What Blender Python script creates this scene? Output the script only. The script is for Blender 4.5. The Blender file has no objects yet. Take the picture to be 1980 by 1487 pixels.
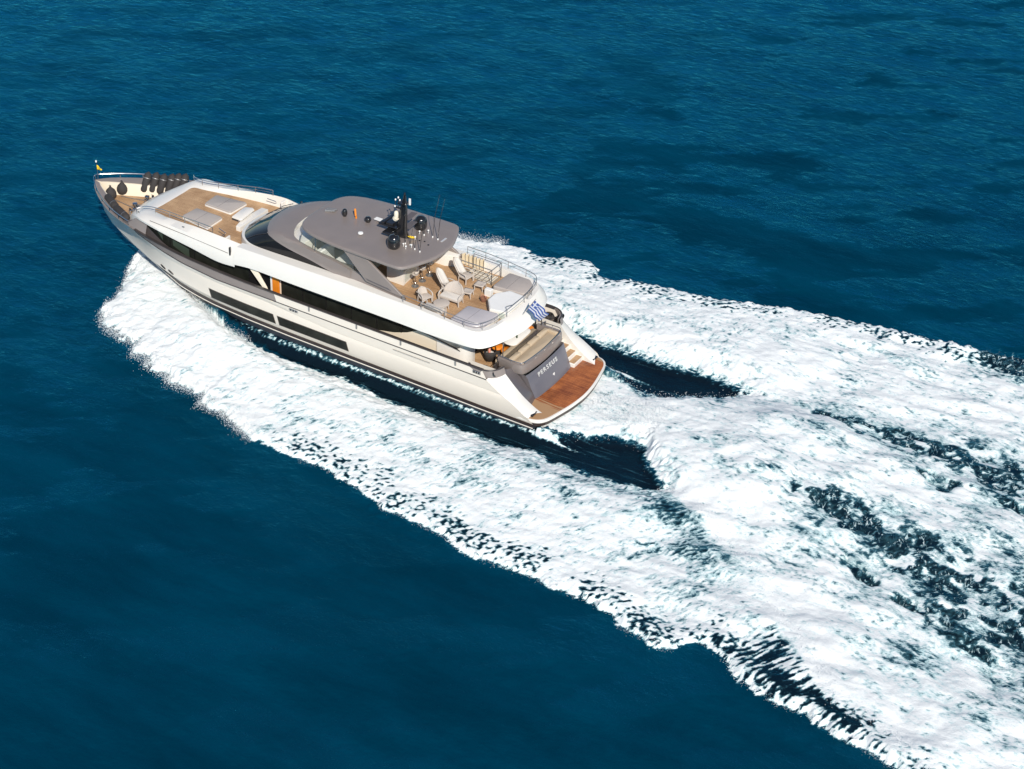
import bpy, math, random
import numpy as np
from mathutils import Vector, Matrix
R = math.radians
sc = bpy.context.scene
col = sc.collection

# ------------------------------------------------------------------ camera
cam_d = bpy.data.cameras.new("camera"); cam = bpy.data.objects.new("camera", cam_d); col.objects.link(cam)
cam_d.sensor_fit = 'HORIZONTAL'; cam_d.sensor_width = 36.0; cam_d.lens = 3.555675 / 1.98 * 36.0
CP = (-40.11695, 72.44061, 54.03966); YA, PI_, RO = R(-58.3418), R(32.55566), R(-0.1494)
fw = Vector((math.cos(PI_)*math.cos(YA), math.cos(PI_)*math.sin(YA), -math.sin(PI_)))
rt = Vector((math.sin(YA), -math.cos(YA), 0)); up = rt.cross(fw)
r2 = rt*math.cos(RO) + up*math.sin(RO); u2 = -rt*math.sin(RO) + up*math.cos(RO)
cm = Matrix((r2, u2, -fw)).transposed().to_4x4(); cm.translation = CP
cam.matrix_world = cm
cam_d.clip_start = 1.0; cam_d.clip_end = 20000
sc.camera = cam

# ------------------------------------------------------------------ light
SUN = Vector((-1.0, 1.0, 0)).normalized(); EL = R(36)
w = bpy.data.worlds.new("World"); sc.world = w; w.use_nodes = True
nt = w.node_tree; bg = nt.nodes['Background']
sky = nt.nodes.new('ShaderNodeTexSky'); sky.sky_type = 'NISHITA'; sky.sun_disc = False
sky.sun_elevation = EL; sky.sun_rotation = math.atan2(SUN.x, SUN.y); sky.air_density = 1.0; sky.dust_density = 0.0; sky.ozone_density = 3.0
nt.links.new(sky.outputs[0], bg.inputs[0]); bg.inputs[1].default_value = 0.09
sd = bpy.data.lights.new("sun", 'SUN'); sd.energy = 4.3; sd.angle = R(0.5); sd.color = (1.0, .93, .83)
so = bpy.data.objects.new("sun", sd); col.objects.link(so)
sv = Vector((SUN.x*math.cos(EL), SUN.y*math.cos(EL), math.sin(EL)))
so.rotation_euler = sv.to_track_quat('Z', 'Y').to_euler(); so.location = sv*200
sc.view_settings.view_transform = 'Standard'; sc.view_settings.look = 'None'
sc.view_settings.exposure = 0.22; sc.view_settings.gamma = 1.0; sc.view_settings.use_curve_mapping = False
sc.cycles.max_bounces = 6; sc.cycles.glossy_bounces = 3; sc.cycles.diffuse_bounces = 3
sc.cycles.transparent_max_bounces = 6
sc.cycles.use_denoising = True

# ------------------------------------------------------------------ noise
_rng = np.random.RandomState(7); _P = _rng.permutation(4096).astype(np.int64); _G = _rng.rand(4096)*2*np.pi
_GX, _GY = np.cos(_G), np.sin(_G)
def perlin(x, y, seed=0):
    xi = np.floor(x).astype(np.int64); yi = np.floor(y).astype(np.int64); xf = x-xi; yf = y-yi
    def g(ix, iy, fx, fy):
        h = _P[(_P[(ix+seed*131) & 4095]+iy) & 4095]
        return _GX[h]*fx + _GY[h]*fy
    u = xf*xf*xf*(xf*(xf*6-15)+10); v = yf*yf*yf*(yf*(yf*6-15)+10)
    a = g(xi, yi, xf, yf); b = g(xi+1, yi, xf-1, yf); c = g(xi, yi+1, xf, yf-1); d = g(xi+1, yi+1, xf-1, yf-1)
    return ((a+(b-a)*u)*(1-v) + (c+(d-c)*u)*v)*1.5
def fbm(x, y, o=4, seed=0, gain=.5):
    s = 0; a = 1; t = 0
    for i in range(o):
        s = s+a*perlin(x*2**i+17.3*i, y*2**i-9.1*i, seed+i); t += a; a *= gain
    return s/t
def ridge(x, y, o=3, seed=0):
    s = 0; a = 1; t = 0
    for i in range(o):
        s = s+a*(1-2*np.abs(perlin(x*2**i+7.3*i, y*2**i-3.1*i, seed+i))); t += a; a *= .55
    return s/t
def sst(a, b, x):
    t = np.clip((x-a)/(b-a), 0, 1); return t*t*(3-2*t)

# ------------------------------------------------------------------ materials
def mat_base(name):
    m = bpy.data.materials.new(name); m.use_nodes = True
    return m, m.node_tree, m.node_tree.nodes['Principled BSDF']
def node(nt, t, **k):
    n = nt.nodes.new(t)
    for a, v in k.items(): setattr(n, a, v)
    return n
def mat(name, c, rough=.4, metal=0., spec=.5, coat=0., nscale=3., namt=.06, bump=0., bscale=60., c2=None):
    """painted or moulded surface with slight procedural unevenness"""
    m, nt, b = mat_base(name); L = nt.links
    tc = node(nt, 'ShaderNodeTexCoord'); n = node(nt, 'ShaderNodeTexNoise'); n.inputs['Scale'].default_value = nscale
    n.inputs['Detail'].default_value = 6; L.new(tc.outputs['Object'], n.inputs['Vector'])
    mx = node(nt, 'ShaderNodeMix', data_type='RGBA')
    a = [v*(1-namt) for v in c]; d = [min(1, v*(1+namt)) for v in (c2 or c)]
    mx.inputs['A'].default_value = (*a, 1); mx.inputs['B'].default_value = (*d, 1)
    L.new(n.outputs['Fac'], mx.inputs['Factor']); L.new(mx.outputs['Result'], b.inputs['Base Color'])
    rr = node(nt, 'ShaderNodeMapRange'); rr.inputs['To Min'].default_value = rough*.8; rr.inputs['To Max'].default_value = min(1, rough*1.25)
    L.new(n.outputs['Fac'], rr.inputs['Value']); L.new(rr.outputs[0], b.inputs['Roughness'])
    b.inputs['Metallic'].default_value = metal; b.inputs['Specular IOR Level'].default_value = spec
    b.inputs['Coat Weight'].default_value = coat; b.inputs['Coat Roughness'].default_value = .08
    if bump:
        n2 = node(nt, 'ShaderNodeTexNoise'); n2.inputs['Scale'].default_value = bscale; n2.inputs['Detail'].default_value = 3
        L.new(tc.outputs['Object'], n2.inputs['Vector'])
        bp = node(nt, 'ShaderNodeBump'); bp.inputs['Strength'].default_value = bump; bp.inputs['Distance'].default_value = .01
        L.new(n2.outputs['Fac'], bp.inputs['Height']); L.new(bp.outputs[0], b.inputs['Normal'])
    return m
def teak(name, ca, cb, caulk=(.10, .06, .035), period=.11, axis='X', wet=False):
    """planked timber: grain stretched along the planks, dark seams between"""
    m, nt, b = mat_base(name); L = nt.links
    tc = node(nt, 'ShaderNodeTexCoord'); mp = node(nt, 'ShaderNodeMapping')
    mp.inputs['Scale'].default_value = (.5, 9, 9) if axis == 'X' else (9, .5, 9)
    L.new(tc.outputs['Object'], mp.inputs['Vector'])
    n = node(nt, 'ShaderNodeTexNoise'); n.inputs['Scale'].default_value = 1.6; n.inputs['Detail'].default_value = 5; n.inputs['Roughness'].default_value = .65
    L.new(mp.outputs[0], n.inputs['Vector'])
    n3 = node(nt, 'ShaderNodeTexNoise'); n3.inputs['Scale'].default_value = 1.1; n3.inputs['Detail'].default_value = 4
    L.new(tc.outputs['Object'], n3.inputs['Vector'])
    ad = node(nt, 'ShaderNodeMath', operation='ADD'); L.new(n.outputs['Fac'], ad.inputs[0]); L.new(n3.outputs['Fac'], ad.inputs[1])
    mr = node(nt, 'ShaderNodeMapRange'); mr.inputs['From Min'].default_value = .75; mr.inputs['From Max'].default_value = 1.25
    L.new(ad.outputs[0], mr.inputs['Value'])
    mx = node(nt, 'ShaderNodeMix', data_type='RGBA'); mx.inputs['A'].default_value = (*ca, 1); mx.inputs['B'].default_value = (*cb, 1)
    L.new(mr.outputs[0], mx.inputs['Factor'])
    sx = node(nt, 'ShaderNodeSeparateXYZ'); L.new(tc.outputs['Object'], sx.inputs[0])
    md = node(nt, 'ShaderNodeMath', operation='PINGPONG'); md.inputs[1].default_value = period/2
    L.new(sx.outputs['Y' if axis == 'X' else 'X'], md.inputs[0])
    lt = node(nt, 'ShaderNodeMath', operation='LESS_THAN'); lt.inputs[1].default_value = .006; L.new(md.outputs[0], lt.inputs[0])
    m2 = node(nt, 'ShaderNodeMix', data_type='RGBA'); m2.inputs['B'].default_value = (*caulk, 1)
    L.new(mx.outputs['Result'], m2.inputs['A']); L.new(lt.outputs[0], m2.inputs['Factor'])
    out = m2.outputs['Result']
    if wet:   # dry pale margin at the port side and along the inner edge, the rest soaked dark red
        nz = node(nt, 'ShaderNodeTexNoise'); nz.inputs['Scale'].default_value = 1.8; nz.inputs['Detail'].default_value = 5
        mp2 = node(nt, 'ShaderNodeMapping'); mp2.inputs['Scale'].default_value = (.5, 5, 1); L.new(tc.outputs['Object'], mp2.inputs['Vector']); L.new(mp2.outputs[0], nz.inputs['Vector'])
        ab = node(nt, 'ShaderNodeMath', operation='ABSOLUTE'); a0 = node(nt, 'ShaderNodeMath', operation='SUBTRACT'); a0.inputs[1].default_value = -.75
        L.new(sx.outputs['Y'], a0.inputs[0]); L.new(a0.outputs[0], ab.inputs[0])
        a1 = node(nt, 'ShaderNodeMath', operation='MULTIPLY_ADD'); L.new(nz.outputs['Fac'], a1.inputs[0]); a1.inputs[1].default_value = 1.6; L.new(ab.outputs[0], a1.inputs[2])
        g = node(nt, 'ShaderNodeMapRange'); g.inputs['From Min'].default_value = 3.3; g.inputs['From Max'].default_value = 3.5
        L.new(a1.outputs[0], g.inputs['Value'])
        m3 = node(nt, 'ShaderNodeMix', data_type='RGBA'); m3.inputs['B'].default_value = (.40, .235, .12, 1)
        L.new(out, m3.inputs['A']); L.new(g.outputs[0], m3.inputs['Factor']); out = m3.outputs['Result']
        r_ = node(nt, 'ShaderNodeMapRange'); r_.inputs['To Min'].default_value = .22; r_.inputs['To Max'].default_value = .6
        L.new(g.outputs[0], r_.inputs['Value']); L.new(r_.outputs[0], b.inputs['Roughness'])
    else:
        b.inputs['Roughness'].default_value = .62
    L.new(out, b.inputs['Base Color'])
    return m
M = {}
M['white'] = mat('white_gelcoat', (.745, .715, .66), .32, coat=.25, nscale=.7, namt=.03)
M['hullwhite'] = mat('pearl_hull_paint', (.74, .672, .585), .32, coat=.1, nscale=.5, namt=.03)
M['cream'] = mat('cream_gelcoat', (.74, .66, .53), .4, nscale=1.5, namt=.05)
M['grey'] = mat('taupe_metallic_paint', (.262, .222, .203), .45, metal=.15, coat=.25, nscale=1.2, namt=.10, bump=.12, bscale=90)
M['greydark'] = mat('dark_taupe_paint', (.13, .115, .118), .35, metal=.2, coat=.3, nscale=1.5, namt=.07)
M['transom'] = mat('slate_metallic_paint', (.16, .15, .175), .3, metal=.35, coat=.5, nscale=.8, namt=.1)
M['boot'] = mat('dark_boot_paint', (.045, .032, .028), .35, coat=.2, nscale=2)
M['anti'] = mat('antifouling_paint', (.03, .034, .045), .5, nscale=2, namt=.2)
M['glass'] = mat('tinted_glass', (.012, .012, .013), .07, spec=.32, nscale=.6, namt=.5)
M['glass2'] = mat('tinted_hull_glass', (.006, .006, .006), .18, spec=.2, nscale=1.3, namt=.6, c2=(.02, .022, .018))
M['dk'] = mat('dark_rail_paint', (.05, .042, .04), .3, coat=.4)
M['black'] = mat('black_gloss', (.012, .012, .013), .16, coat=.6)
M['blackm'] = mat('black_fabric', (.035, .031, .03), .85, bump=.5, bscale=40, namt=.2, nscale=9)
M['steel'] = mat('polished_steel', (.62, .60, .58), .18, metal=1.)
M['whitep'] = mat('white_plastic', (.8, .79, .76), .4)
M['wicker'] = mat('woven_ivory_wicker', (.50, .44, .385), .75, bump=.8, bscale=55, nscale=30, namt=.12)
M['cushion'] = mat('ivory_cushion', (.60, .56, .51), .9, bump=.3, bscale=20, nscale=4, namt=.05)
M['padgrey'] = mat('silver_grey_sunpad', (.43, .405, .42), .85, bump=.3, bscale=30, nscale=3, namt=.07)
M['padwarm'] = mat('warm_grey_sunpad', (.40, .355, .325), .85, bump=.3, bscale=30, nscale=3, namt=.07)
M['padlight'] = mat('pale_grey_sunpad', (.37, .335, .31), .85, bump=.3, bscale=30, nscale=3, namt=.07)
M['beige'] = mat('beige_upholstery', (.50, .40, .28), .8, bump=.3, bscale=25, nscale=3, namt=.07)
M['orange'] = mat('orange_lacquer', (.72, .22, .015), .5, nscale=5, namt=.15)
M['yellow'] = mat('yellow_cloth', (.85, .55, .02), .7)
M['pink'] = mat('coral_cloth', (.72, .28, .2), .8, nscale=25, namt=.4)
M['teak'] = teak('teak_deck', (.34, .195, .095), (.58, .375, .205))
M['teakwet'] = teak('wet_teak_platform', (.15, .036, .011), (.50, .165, .046), caulk=(.07, .02, .01), wet=True)
M['flagb'] = mat('flag_blue', (.045, .09, .30), .8); M['flagw'] = mat('flag_white', (.58, .59, .64), .8)
M['letter'] = mat('steel_lettering', (.8, .78, .74), .3, metal=.5)
M['chain'] = mat('galvanised_steel', (.35, .34, .33), .4, metal=.7, nscale=20, namt=.4)
def clearglass():
    m, nt, b = mat_base('clear_windscreen'); L = nt.links
    tr = node(nt, 'ShaderNodeBsdfTransparent'); tr.inputs[0].default_value = (.95, .98, .96, 1)
    mx = node(nt, 'ShaderNodeMixShader'); lw = node(nt, 'ShaderNodeLayerWeight'); lw.inputs[0].default_value = .12
    b.inputs['Base Color'].default_value = (.3, .36, .33, 1); b.inputs['Roughness'].default_value = .05
    nz = node(nt, 'ShaderNodeTexNoise'); nz.inputs['Scale'].default_value = .8
    ad = node(nt, 'ShaderNodeMath', operation='MULTIPLY'); L.new(lw.outputs['Facing'], ad.inputs[0]); L.new(nz.outputs['Fac'], ad.inputs[1])
    a2 = node(nt, 'ShaderNodeMath', operation='ADD'); a2.inputs[1].default_value = .03; L.new(ad.outputs[0], a2.inputs[0])
    L.new(a2.outputs[0], mx.inputs[0]); L.new(tr.outputs[0], mx.inputs[1]); L.new(b.outputs[0], mx.inputs[2])
    L.new(mx.outputs[0], nt.nodes['Material Output'].inputs[0]); return m
M['clear'] = clearglass()

# ------------------------------------------------------------------ mesh helpers
class MB:
    def __init__(s): s.v = []; s.f = []; s.mi = []
    def add(s, vs, fs, mi=0):
        o = len(s.v); s.v += [tuple(p) for p in vs]; s.f += [tuple(i+o for i in f) for f in fs]; s.mi += [mi]*len(fs); return s
    def grid(s, rows, closeu=False, closev=False, mi=0):
        n, m = len(rows), len(rows[0]); vs = [p for r in rows for p in r]; fs = []
        for i in range(n-1+closev):
            for j in range(m-1+closeu):
                a = i*m+j; b = i*m+(j+1) % m; c = ((i+1) % n)*m+(j+1) % m; d = ((i+1) % n)*m+j
                fs.append((a, b, c, d))
        return s.add(vs, fs, mi)
    def box(s, c, sz, rz=0, taper=1., mi=0):
        x, y, z = sz[0]/2, sz[1]/2, sz[2]/2; vs = []
        for k, t in ((-z, 1), (z, taper)):
            for a, b in ((-x, -y), (x, -y), (x, y), (-x, y)):
                a *= t; b *= t
                vs.append((c[0]+a*math.cos(rz)-b*math.sin(rz), c[1]+a*math.sin(rz)+b*math.cos(rz), c[2]+k))
        return s.add(vs, [(3, 2, 1, 0), (4, 5, 6, 7), (0, 1, 5, 4), (1, 2, 6, 5), (2, 3, 7, 6), (3, 0, 4, 7)], mi)
    def prism(s, outl, z0, z1, inset=0., mi=0):
        """outline of (x,y) or (x,y,dz); z0/z1 scalars; top may be inset for a soft edge"""
        n = len(outl); cx = sum(p[0] for p in outl)/n; cy = sum(p[1] for p in outl)/n
        dz = [p[2] if len(p) > 2 else 0 for p in outl]
        def ins(p, k):
            d = math.hypot(p[0]-cx, p[1]-cy) or 1; return (p[0]-(p[0]-cx)/d*k, p[1]-(p[1]-cy)/d*k)
        lv = [(z0, 0)] + ([(z1-inset, 0), (z1-inset*.3, inset*.3), (z1, inset)] if inset else [(z1, 0)])
        vs = []
        for z, k in lv:
            for p, q in zip(outl, dz):
                a, b = ins(p, k); vs.append((a, b, z+q))
        fs = [tuple(reversed(range(n)))]
        for l in range(len(lv)-1):
            for i in range(n):
                j = (i+1) % n; fs.append((l*n+i, l*n+j, (l+1)*n+j, (l+1)*n+i))
        fs.append(tuple(range((len(lv)-1)*n, len(lv)*n)))
        return s.add(vs, fs, mi)
    def tube(s, pts, r, n=6, cap=True, mi=0):
        pts = [Vector(p) for p in pts]; rows = []; rr = r if isinstance(r, (list, tuple)) else [r]*len(pts)
        ref = None
        for i, p in enumerate(pts):
            t = (pts[min(i+1, len(pts)-1)]-pts[max(i-1, 0)]).normalized()
            if ref is None: ref = Vector((0, 0, 1)) if abs(t.z) < .9 else Vector((1, 0, 0))
            a = t.cross(ref).normalized(); b = a.cross(t)
            rows.append([tuple(p+(a*math.cos(2*math.pi*k/n)+b*math.sin(2*math.pi*k/n))*rr[i]) for k in range(n)])
            ref = b
        o = len(s.v); s.grid(rows, closeu=True, mi=mi)
        if cap:
            s.f += [tuple(o+k for k in range(n))[::-1], tuple(o+(len(pts)-1)*n+k for k in range(n))]; s.mi += [mi, mi]
        return s
    def lathe(s, prof, c=(0, 0, 0), n=20, sx=1, sy=1, mi=0):
        rows = [[(c[0]+r*sx*math.cos(2*math.pi*k/n), c[1]+r*sy*math.sin(2*math.pi*k/n), c[2]+z) for k in range(n)] for r, z in prof]
        return s.grid(rows, closeu=True, mi=mi)
    def build(s, name, m, parent=None, smooth=35, bevel=0, solid=0, sub=0, off=-1):
        me = bpy.data.meshes.new(name); me.from_pydata(s.v, [], s.f)
        ms = m if isinstance(m, (list, tuple)) else [m]
        for q in ms: me.materials.append(q)
        me.polygons.foreach_set('material_index', s.mi)
        import bmesh
        bm = bmesh.new(); bm.from_mesh(me); bmesh.ops.remove_doubles(bm, verts=bm.verts, dist=1e-5)
        bmesh.ops.recalc_face_normals(bm, faces=bm.faces); bm.to_mesh(me); bm.free()
        o = bpy.data.objects.new(name, me); col.objects.link(o)
        if smooth:
            me.polygons.foreach_set('use_smooth', [True]*len(me.polygons)); me.set_sharp_from_angle(angle=R(smooth))
        if solid:
            q = o.modifiers.new('thick', 'SOLIDIFY'); q.thickness = solid; q.offset = off
        if bevel:
            q = o.modifiers.new('edge', 'BEVEL'); q.width = bevel; q.segments = 2; q.limit_method = 'ANGLE'; q.angle_limit = R(40)
        if sub:
            q = o.modifiers.new('sub', 'SUBSURF'); q.levels = sub; q.render_levels = sub
        if parent is not None: o.parent = parent
        return o
TRIM = Matrix.Rotation(-R(2.4), 4, 'Y')        # the yacht runs bow-up by 2.4 degrees
def tag(o, label=None, cat=None, group=None, kind=None):
    if label: o['label'] = label
    if cat: o['category'] = cat
    if group: o['group'] = group
    if kind: o['kind'] = kind
    return o
def thing(name, label, cat, loc=(0, 0, 0), rz=0, group=None, tilt=None):
    o = bpy.data.objects.new(name, None); col.objects.link(o); o.empty_display_size = .2
    m = TRIM @ Matrix.Translation(loc) @ Matrix.Rotation(rz, 4, 'Z')
    if tilt is not None: m = m @ tilt
    o.matrix_world = m; return tag(o, label, cat, group)
def dup(root, loc, rz, label, tilt=None, name=None):
    def cp(o, par):
        c = o.copy(); col.objects.link(c)
        if par is not None: c.parent = par
        for ch in list(o.children): cp(ch, c)
        return c
    r = cp(root, None); m = TRIM @ Matrix.Translation(loc) @ Matrix.Rotation(rz, 4, 'Z')
    if tilt is not None: m = m @ tilt
    r.matrix_world = m; r['label'] = label
    return r
def cat_rom(p, n):
    """smooth curve through points p, n samples, by arc length"""
    P = np.array(p, float); Q = np.vstack([2*P[0]-P[1], P, 2*P[-1]-P[-2]]); out = []
    for i in range(1, len(Q)-2):
        for t in np.linspace(0, 1, 12, endpoint=False):
            a, b, c, d = Q[i-1], Q[i], Q[i+1], Q[i+2]
            out.append(.5*(2*b+(c-a)*t+(2*a-5*b+4*c-d)*t*t+(3*b-a-3*c+d)*t**3))
    out.append(P[-1]); out = np.array(out); s = np.r_[0, np.cumsum(np.linalg.norm(np.diff(out, axis=0), axis=1))]
    q = np.linspace(0, s[-1], n); return np.array([np.interp(q, s, out[:, k]) for k in range(out.shape[1])]).T
def idx_interp(p, n, smooth=True):
    """resample by point index, so that two lines keep their matching stations"""
    P = np.array(p, float); t = np.linspace(0, len(P)-1, n)
    if not smooth: return np.array([np.interp(t, np.arange(len(P)), P[:, k]) for k in range(P.shape[1])]).T
    Q = np.vstack([2*P[0]-P[1], P, 2*P[-1]-P[-2]]); out = []
    for v in t:
        i = min(int(v), len(P)-2); u = v-i; a, b, c, d = Q[i], Q[i+1], Q[i+2], Q[i+3]
        out.append(.5*(2*b+(c-a)*u+(2*a-5*b+4*c-d)*u*u+(3*b-a-3*c+d)*u**3))
    return np.array(out)
def mir(p): return [(q[0], -q[1], *q[2:]) for q in reversed(list(p))]
def full(p):
    """half outline from the side to the centreline (y=0 last), completed to the other side"""
    p = [tuple(q) for q in p]; return p + [(q[0], -q[1], *q[2:]) for q in reversed(p[:-1])]
# ------------------------------------------------------------------ sea and wake
outer=[(31.4,-.6),(31.3,0.6),(29.5,3.5),(29.1,5.0),(28.9,6.0),(27.9,7.1),(26.9,7.5),(25.7,7.8),(24.8,7.7),(24.1,8.8),(23.1,8.8),(22.7,9.2),(21.1,9.5),(20.4,10.0),(19.4,10.0),(17.9,10.0),(17.7,10.8),(16.0,10.9),(13.4,11.9),(12.6,12.1),(10.4,12.3),(8.5,12.2),(7.3,12.5),(4.7,13.0),(3.6,13.7),(3.0,13.5),(2.1,13.6),(0.2,13.8),(-1.0,14.2),(-2.7,14.4),(-4.5,14.2),(-6.3,14.4),(-8.1,14.4),(-9.8,14.7),(-10.5,15.3),(-12.1,15.5),(-12.8,15.7),(-13.3,15.4),(-13.9,14.3),(-15.3,14.6),(-16.4,15.6),(-17.0,15.8),(-18.8,16.3),(-20.1,16.2),(-21.5,16.7),(-22.5,16.8),(-24.3,17.3),(-26.3,17.9),(-60,28)]
inner=[(31.2,0),(29,.3),(27.4,1.2),(24.6,2.5),(21.1,4.0),(19.2,4.4),(17.6,4.7),(16.1,4.9),(14.5,4.9),(11.9,4.9),(8.7,5.4),(6.9,5.5),(3.1,5.7),(1.5,5.7),(-0.1,5.3),(-1.2,5.8),(-3.1,5.7),(-5.7,5.6),(-6.9,5.3),(-7.8,4.8)]
cport=[(0.8,3.5),(-.6,2.9),(-1.6,2.4),(-3.3,1.7),(-4.6,1.6),(-5.5,3.0),(-6.3,3.6),(-7.3,4.3),(-7.8,4.8)]
jet=[(-7.8,4.8),(-8.3,5.1),(-10.1,6.3),(-12.5,8.0),(-14.7,9.0),(-15.7,10.5),(-17.2,12.2),(-19.1,13.5),(-20.5,14.9),(-22.8,15.9),(-26,17.4),(-60,27)]
sup=[(31.2,0),(29,-.3),(27.4,-1.2),(24.6,-2.5),(21.1,-4.0),(16,-4.9),(9,-5.6),(3.9,-6.4),(2.7,-6.1),(1.1,-6.2),(-0.7,-6.0),(-2.4,-5.9),(-3.9,-6.1),(-6.3,-6.1),(-8.0,-5.7)]
slo=[(0.8,-3.3),(0.5,-3.1),(-0.5,-2.9),(-2.1,-2.4),(-3.3,-2.6),(-4.5,-3.3),(-6.1,-4.2),(-7.4,-5.4),(-8.0,-5.7)]
souter=[(31.4,.6),(31.3,-.6),(29.3,-4),(28.5,-6.5),(26,-7.8),(22.5,-9.2),(19.5,-10.4),(17.8,-12.0),(16.0,-12.4),(14.8,-12.5),(13.5,-13.0),(12.2,-13.1),(11.7,-13.2),(10.7,-12.9),(9.9,-13.1),(8.4,-13.8),(7.5,-14.0),(6.5,-13.3),(6.3,-12.7),(5.0,-12.7),(4.4,-13.2),(2.7,-13.2),(1.6,-13.4),(0.2,-13.6),(-1.6,-14.0),(-3.4,-14.5),(-4.4,-14.9),(-7.5,-15.4),(-10.5,-15.8),(-13.5,-16.1),(-16.4,-16.3),(-18.7,-16.6),(-21.0,-16.8),(-60,-22)]
dark=[(-12.0,-5.3,.7),(-14.1,-4.7,.9),(-15.1,-4.6,.9),(-15.8,-5.4,.9),(-17.2,-4.9,1.),(-18.3,-5.5,.9),(-19.6,-5.0,1.1),(-21.0,-4.1,1.2),(-21.9,-4.4,1.3),(-22.5,-5.3,1.1),(-16.9,-4.0,.9),(-18.8,-3.8,.9),(-22.9,-2.4,1.),(-18.5,-2.4,.7),(-13.5,2.4,.7),(-15.5,2.9,.9),(-15.9,1.6,.7),(-17.4,3.6,1.1),(-16.8,2.0,.7),(-18.6,2.1,.8),(-20.3,4.0,1.),(-21.2,3.9,1.1),(-22.4,2.5,.9),(-18.9,5.1,.9),(-21.5,5.8,1.1),(-23.6,6.3,1.3),(-25.4,5.8,1.3),(-18.3,-16.1,1.2),(-20.4,-15.3,1.6),(-18.9,-15,1.2),(-24.5,-4.5,1.5),(-26,-2.5,1.3),(-27.5,6.5,1.5),(-28,-5,1.6)]
def ax(lo, hi, far):
    mid = list(np.arange(lo, hi, .08)); up_ = []; dn = []
    for s, out, e in ((1, up_, hi), (-1, dn, lo)):
        p = e; st = .08
        while abs(p) < far:
            out.append(p); st = min(st*1.035, .42) if abs(p) < 92 else st*1.16; p += s*st
    return np.array(sorted(dn[1:])+mid+up_)
GX = ax(-33, 32.4, 6000.); GY = ax(-18.4, 19.2, 6000.)
X, Y = np.meshgrid(GX, GY, indexing='ij')
def fn(pts): p = sorted(pts); return np.interp(X, [q[0] for q in p], [q[1] for q in p])
wob = .22*np.abs(perlin(X*1.05, Y*.8, 3))*2+.13*np.abs(perlin(X*2.9, Y*2.6, 5))*2+.05*perlin(X*8, Y*8, 9)-.25
wob = wob*(1+1.2*sst(14, 27, X))
yo = fn(outer)+wob; ys = fn(souter)-wob
w2_ = .22*perlin(X*1.3, Y*1.1, 14)+.14*perlin(X*4, Y*4, 15)
yi = fn(inner)+w2_*sst(26, 20, X); si = fn(sup)-w2_*sst(26, 20, X); cp = fn(cport)+1.6*w2_; cs = fn(slo)+1.3*w2_
NEAR = (np.abs(X) < 75)
do = np.minimum(yo-Y, Y-ys); do = np.where(X > 31.25, -1.5, do)
tp = np.maximum(cp-Y, Y-yi); tp = np.where(X < -7.75, np.hypot(X+7.75, Y-4.8), tp)
ts = np.maximum(Y-cs, si-Y); ts = np.where(X < -7.95, np.hypot(X+7.95, Y+5.7), ts)
# beside and beneath the hull the troughs run right up to the planking
tp = np.where((X > .8), np.maximum(1.0-Y, Y-yi), tp); ts = np.where((X > .8), np.maximum(Y+1.0, si-Y), ts)
D = np.minimum(do, np.minimum(tp, ts)); inw = sst(-.05, .05, D)
# --- density of the foam
dens = .93+.24*perlin(X/2.6, Y/1.7, 20)+.10*perlin(X/.9, Y/.6, 19)
lace_n = .5+.5*perlin(X/3.1, Y/3.1, 21)
bandw = 1.15+1.1*lace_n
lx = np.clip(sst(13, 10.5, X), 0, 1)*(.55+.45*sst(.25, .6, .5+.5*perlin(X/2.6, Y*0+3, 22)))
band = (1-sst(bandw*.6, bandw*1.5, do))*lx
dens -= .50*band
dens = np.where((do > 0) & (do < .17+.06*perlin(X*3, Y*3, 4)), 1.05, dens)
jy = fn(jet)
side = sst(-7, -9.5, X)                        # grey-green lenses beside the jet
q = (jy-Y)
lens = sst(-.4, .6, Y-jy)*sst(4.5, 1.5, Y-jy)*sst(-5, -8, X)*sst(-16, -11, X)
dens -= .22*lens
bl = sst(-.2, .5, Y-jy)*sst(-14.5, -17.5, X); dens -= .50*bl*(1-sst(.9, .35, do)*.85)
dens -= .13*sst(8, 3, X)*sst(1.5, 5, do)*sst(.3, .7, .5+.5*perlin(X/2.2, Y/2.2, 31))*(Y > 0)
ptc = 0*X; teal = 0*X
def pl_d(pts):
    best = 99+0*X; tt = 0*X
    n_ = len(pts)-1
    for i_ in range(n_):
        (ax_, ay_), (bx_, by_) = pts[i_], pts[i_+1]; dx, dy = bx_-ax_, by_-ay_; t_ = np.clip(((X-ax_)*dx+(Y-ay_)*dy)/(dx*dx+dy*dy), 0, 1)
        d_ = np.hypot(X-ax_-t_*dx, Y-ay_-t_*dy); m_ = d_ < best; best = np.where(m_, d_, best); tt = np.where(m_, (i_+t_)/n_, tt)
    return best, tt
bnd = 0*X
wv = .55*perlin(X*.55, Y*.55, 42)+.3*perlin(X*1.5, Y*1.5, 43)
for pts, w0, w1 in (([(-10.6, -5.4), (-15, -4.9), (-18.3, -5.3), (-22, -4.7), (-27, -4.6), (-34, -5)], .45, 2.5), ([(-12.6, 2.2), (-15.6, 2.6), (-18.5, 3.3), (-21.5, 4.4), (-25.5, 6.0), (-32, 8)], .6, 2.5), ([(-17.5, -2.6), (-20, -2.4), (-24, -2.2), (-30, -1.5)], .1, .7), ([(-17, 5.4), (-20, 6.6), (-24, 8.4), (-30, 11)], .1, .55)):
    d_, t_ = pl_d(pts); wdt = w0+(w1-w0)*t_; bnd = np.maximum(bnd, np.exp(-((d_+wv)/wdt)**2)*sst(0, .05, t_)); teal = np.maximum(teal, .9*np.exp(-((d_+wv)/(wdt*1.9+.3))**2)*sst(0, .06, t_))
cell = sst(-.17, .14, .75*perlin(X/.95+.3*Y, Y/.75, 46)+.45*perlin(X/2.8, Y/2.0, 48)+.42*perlin(X*2.6, Y*2.6, 47))
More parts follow.
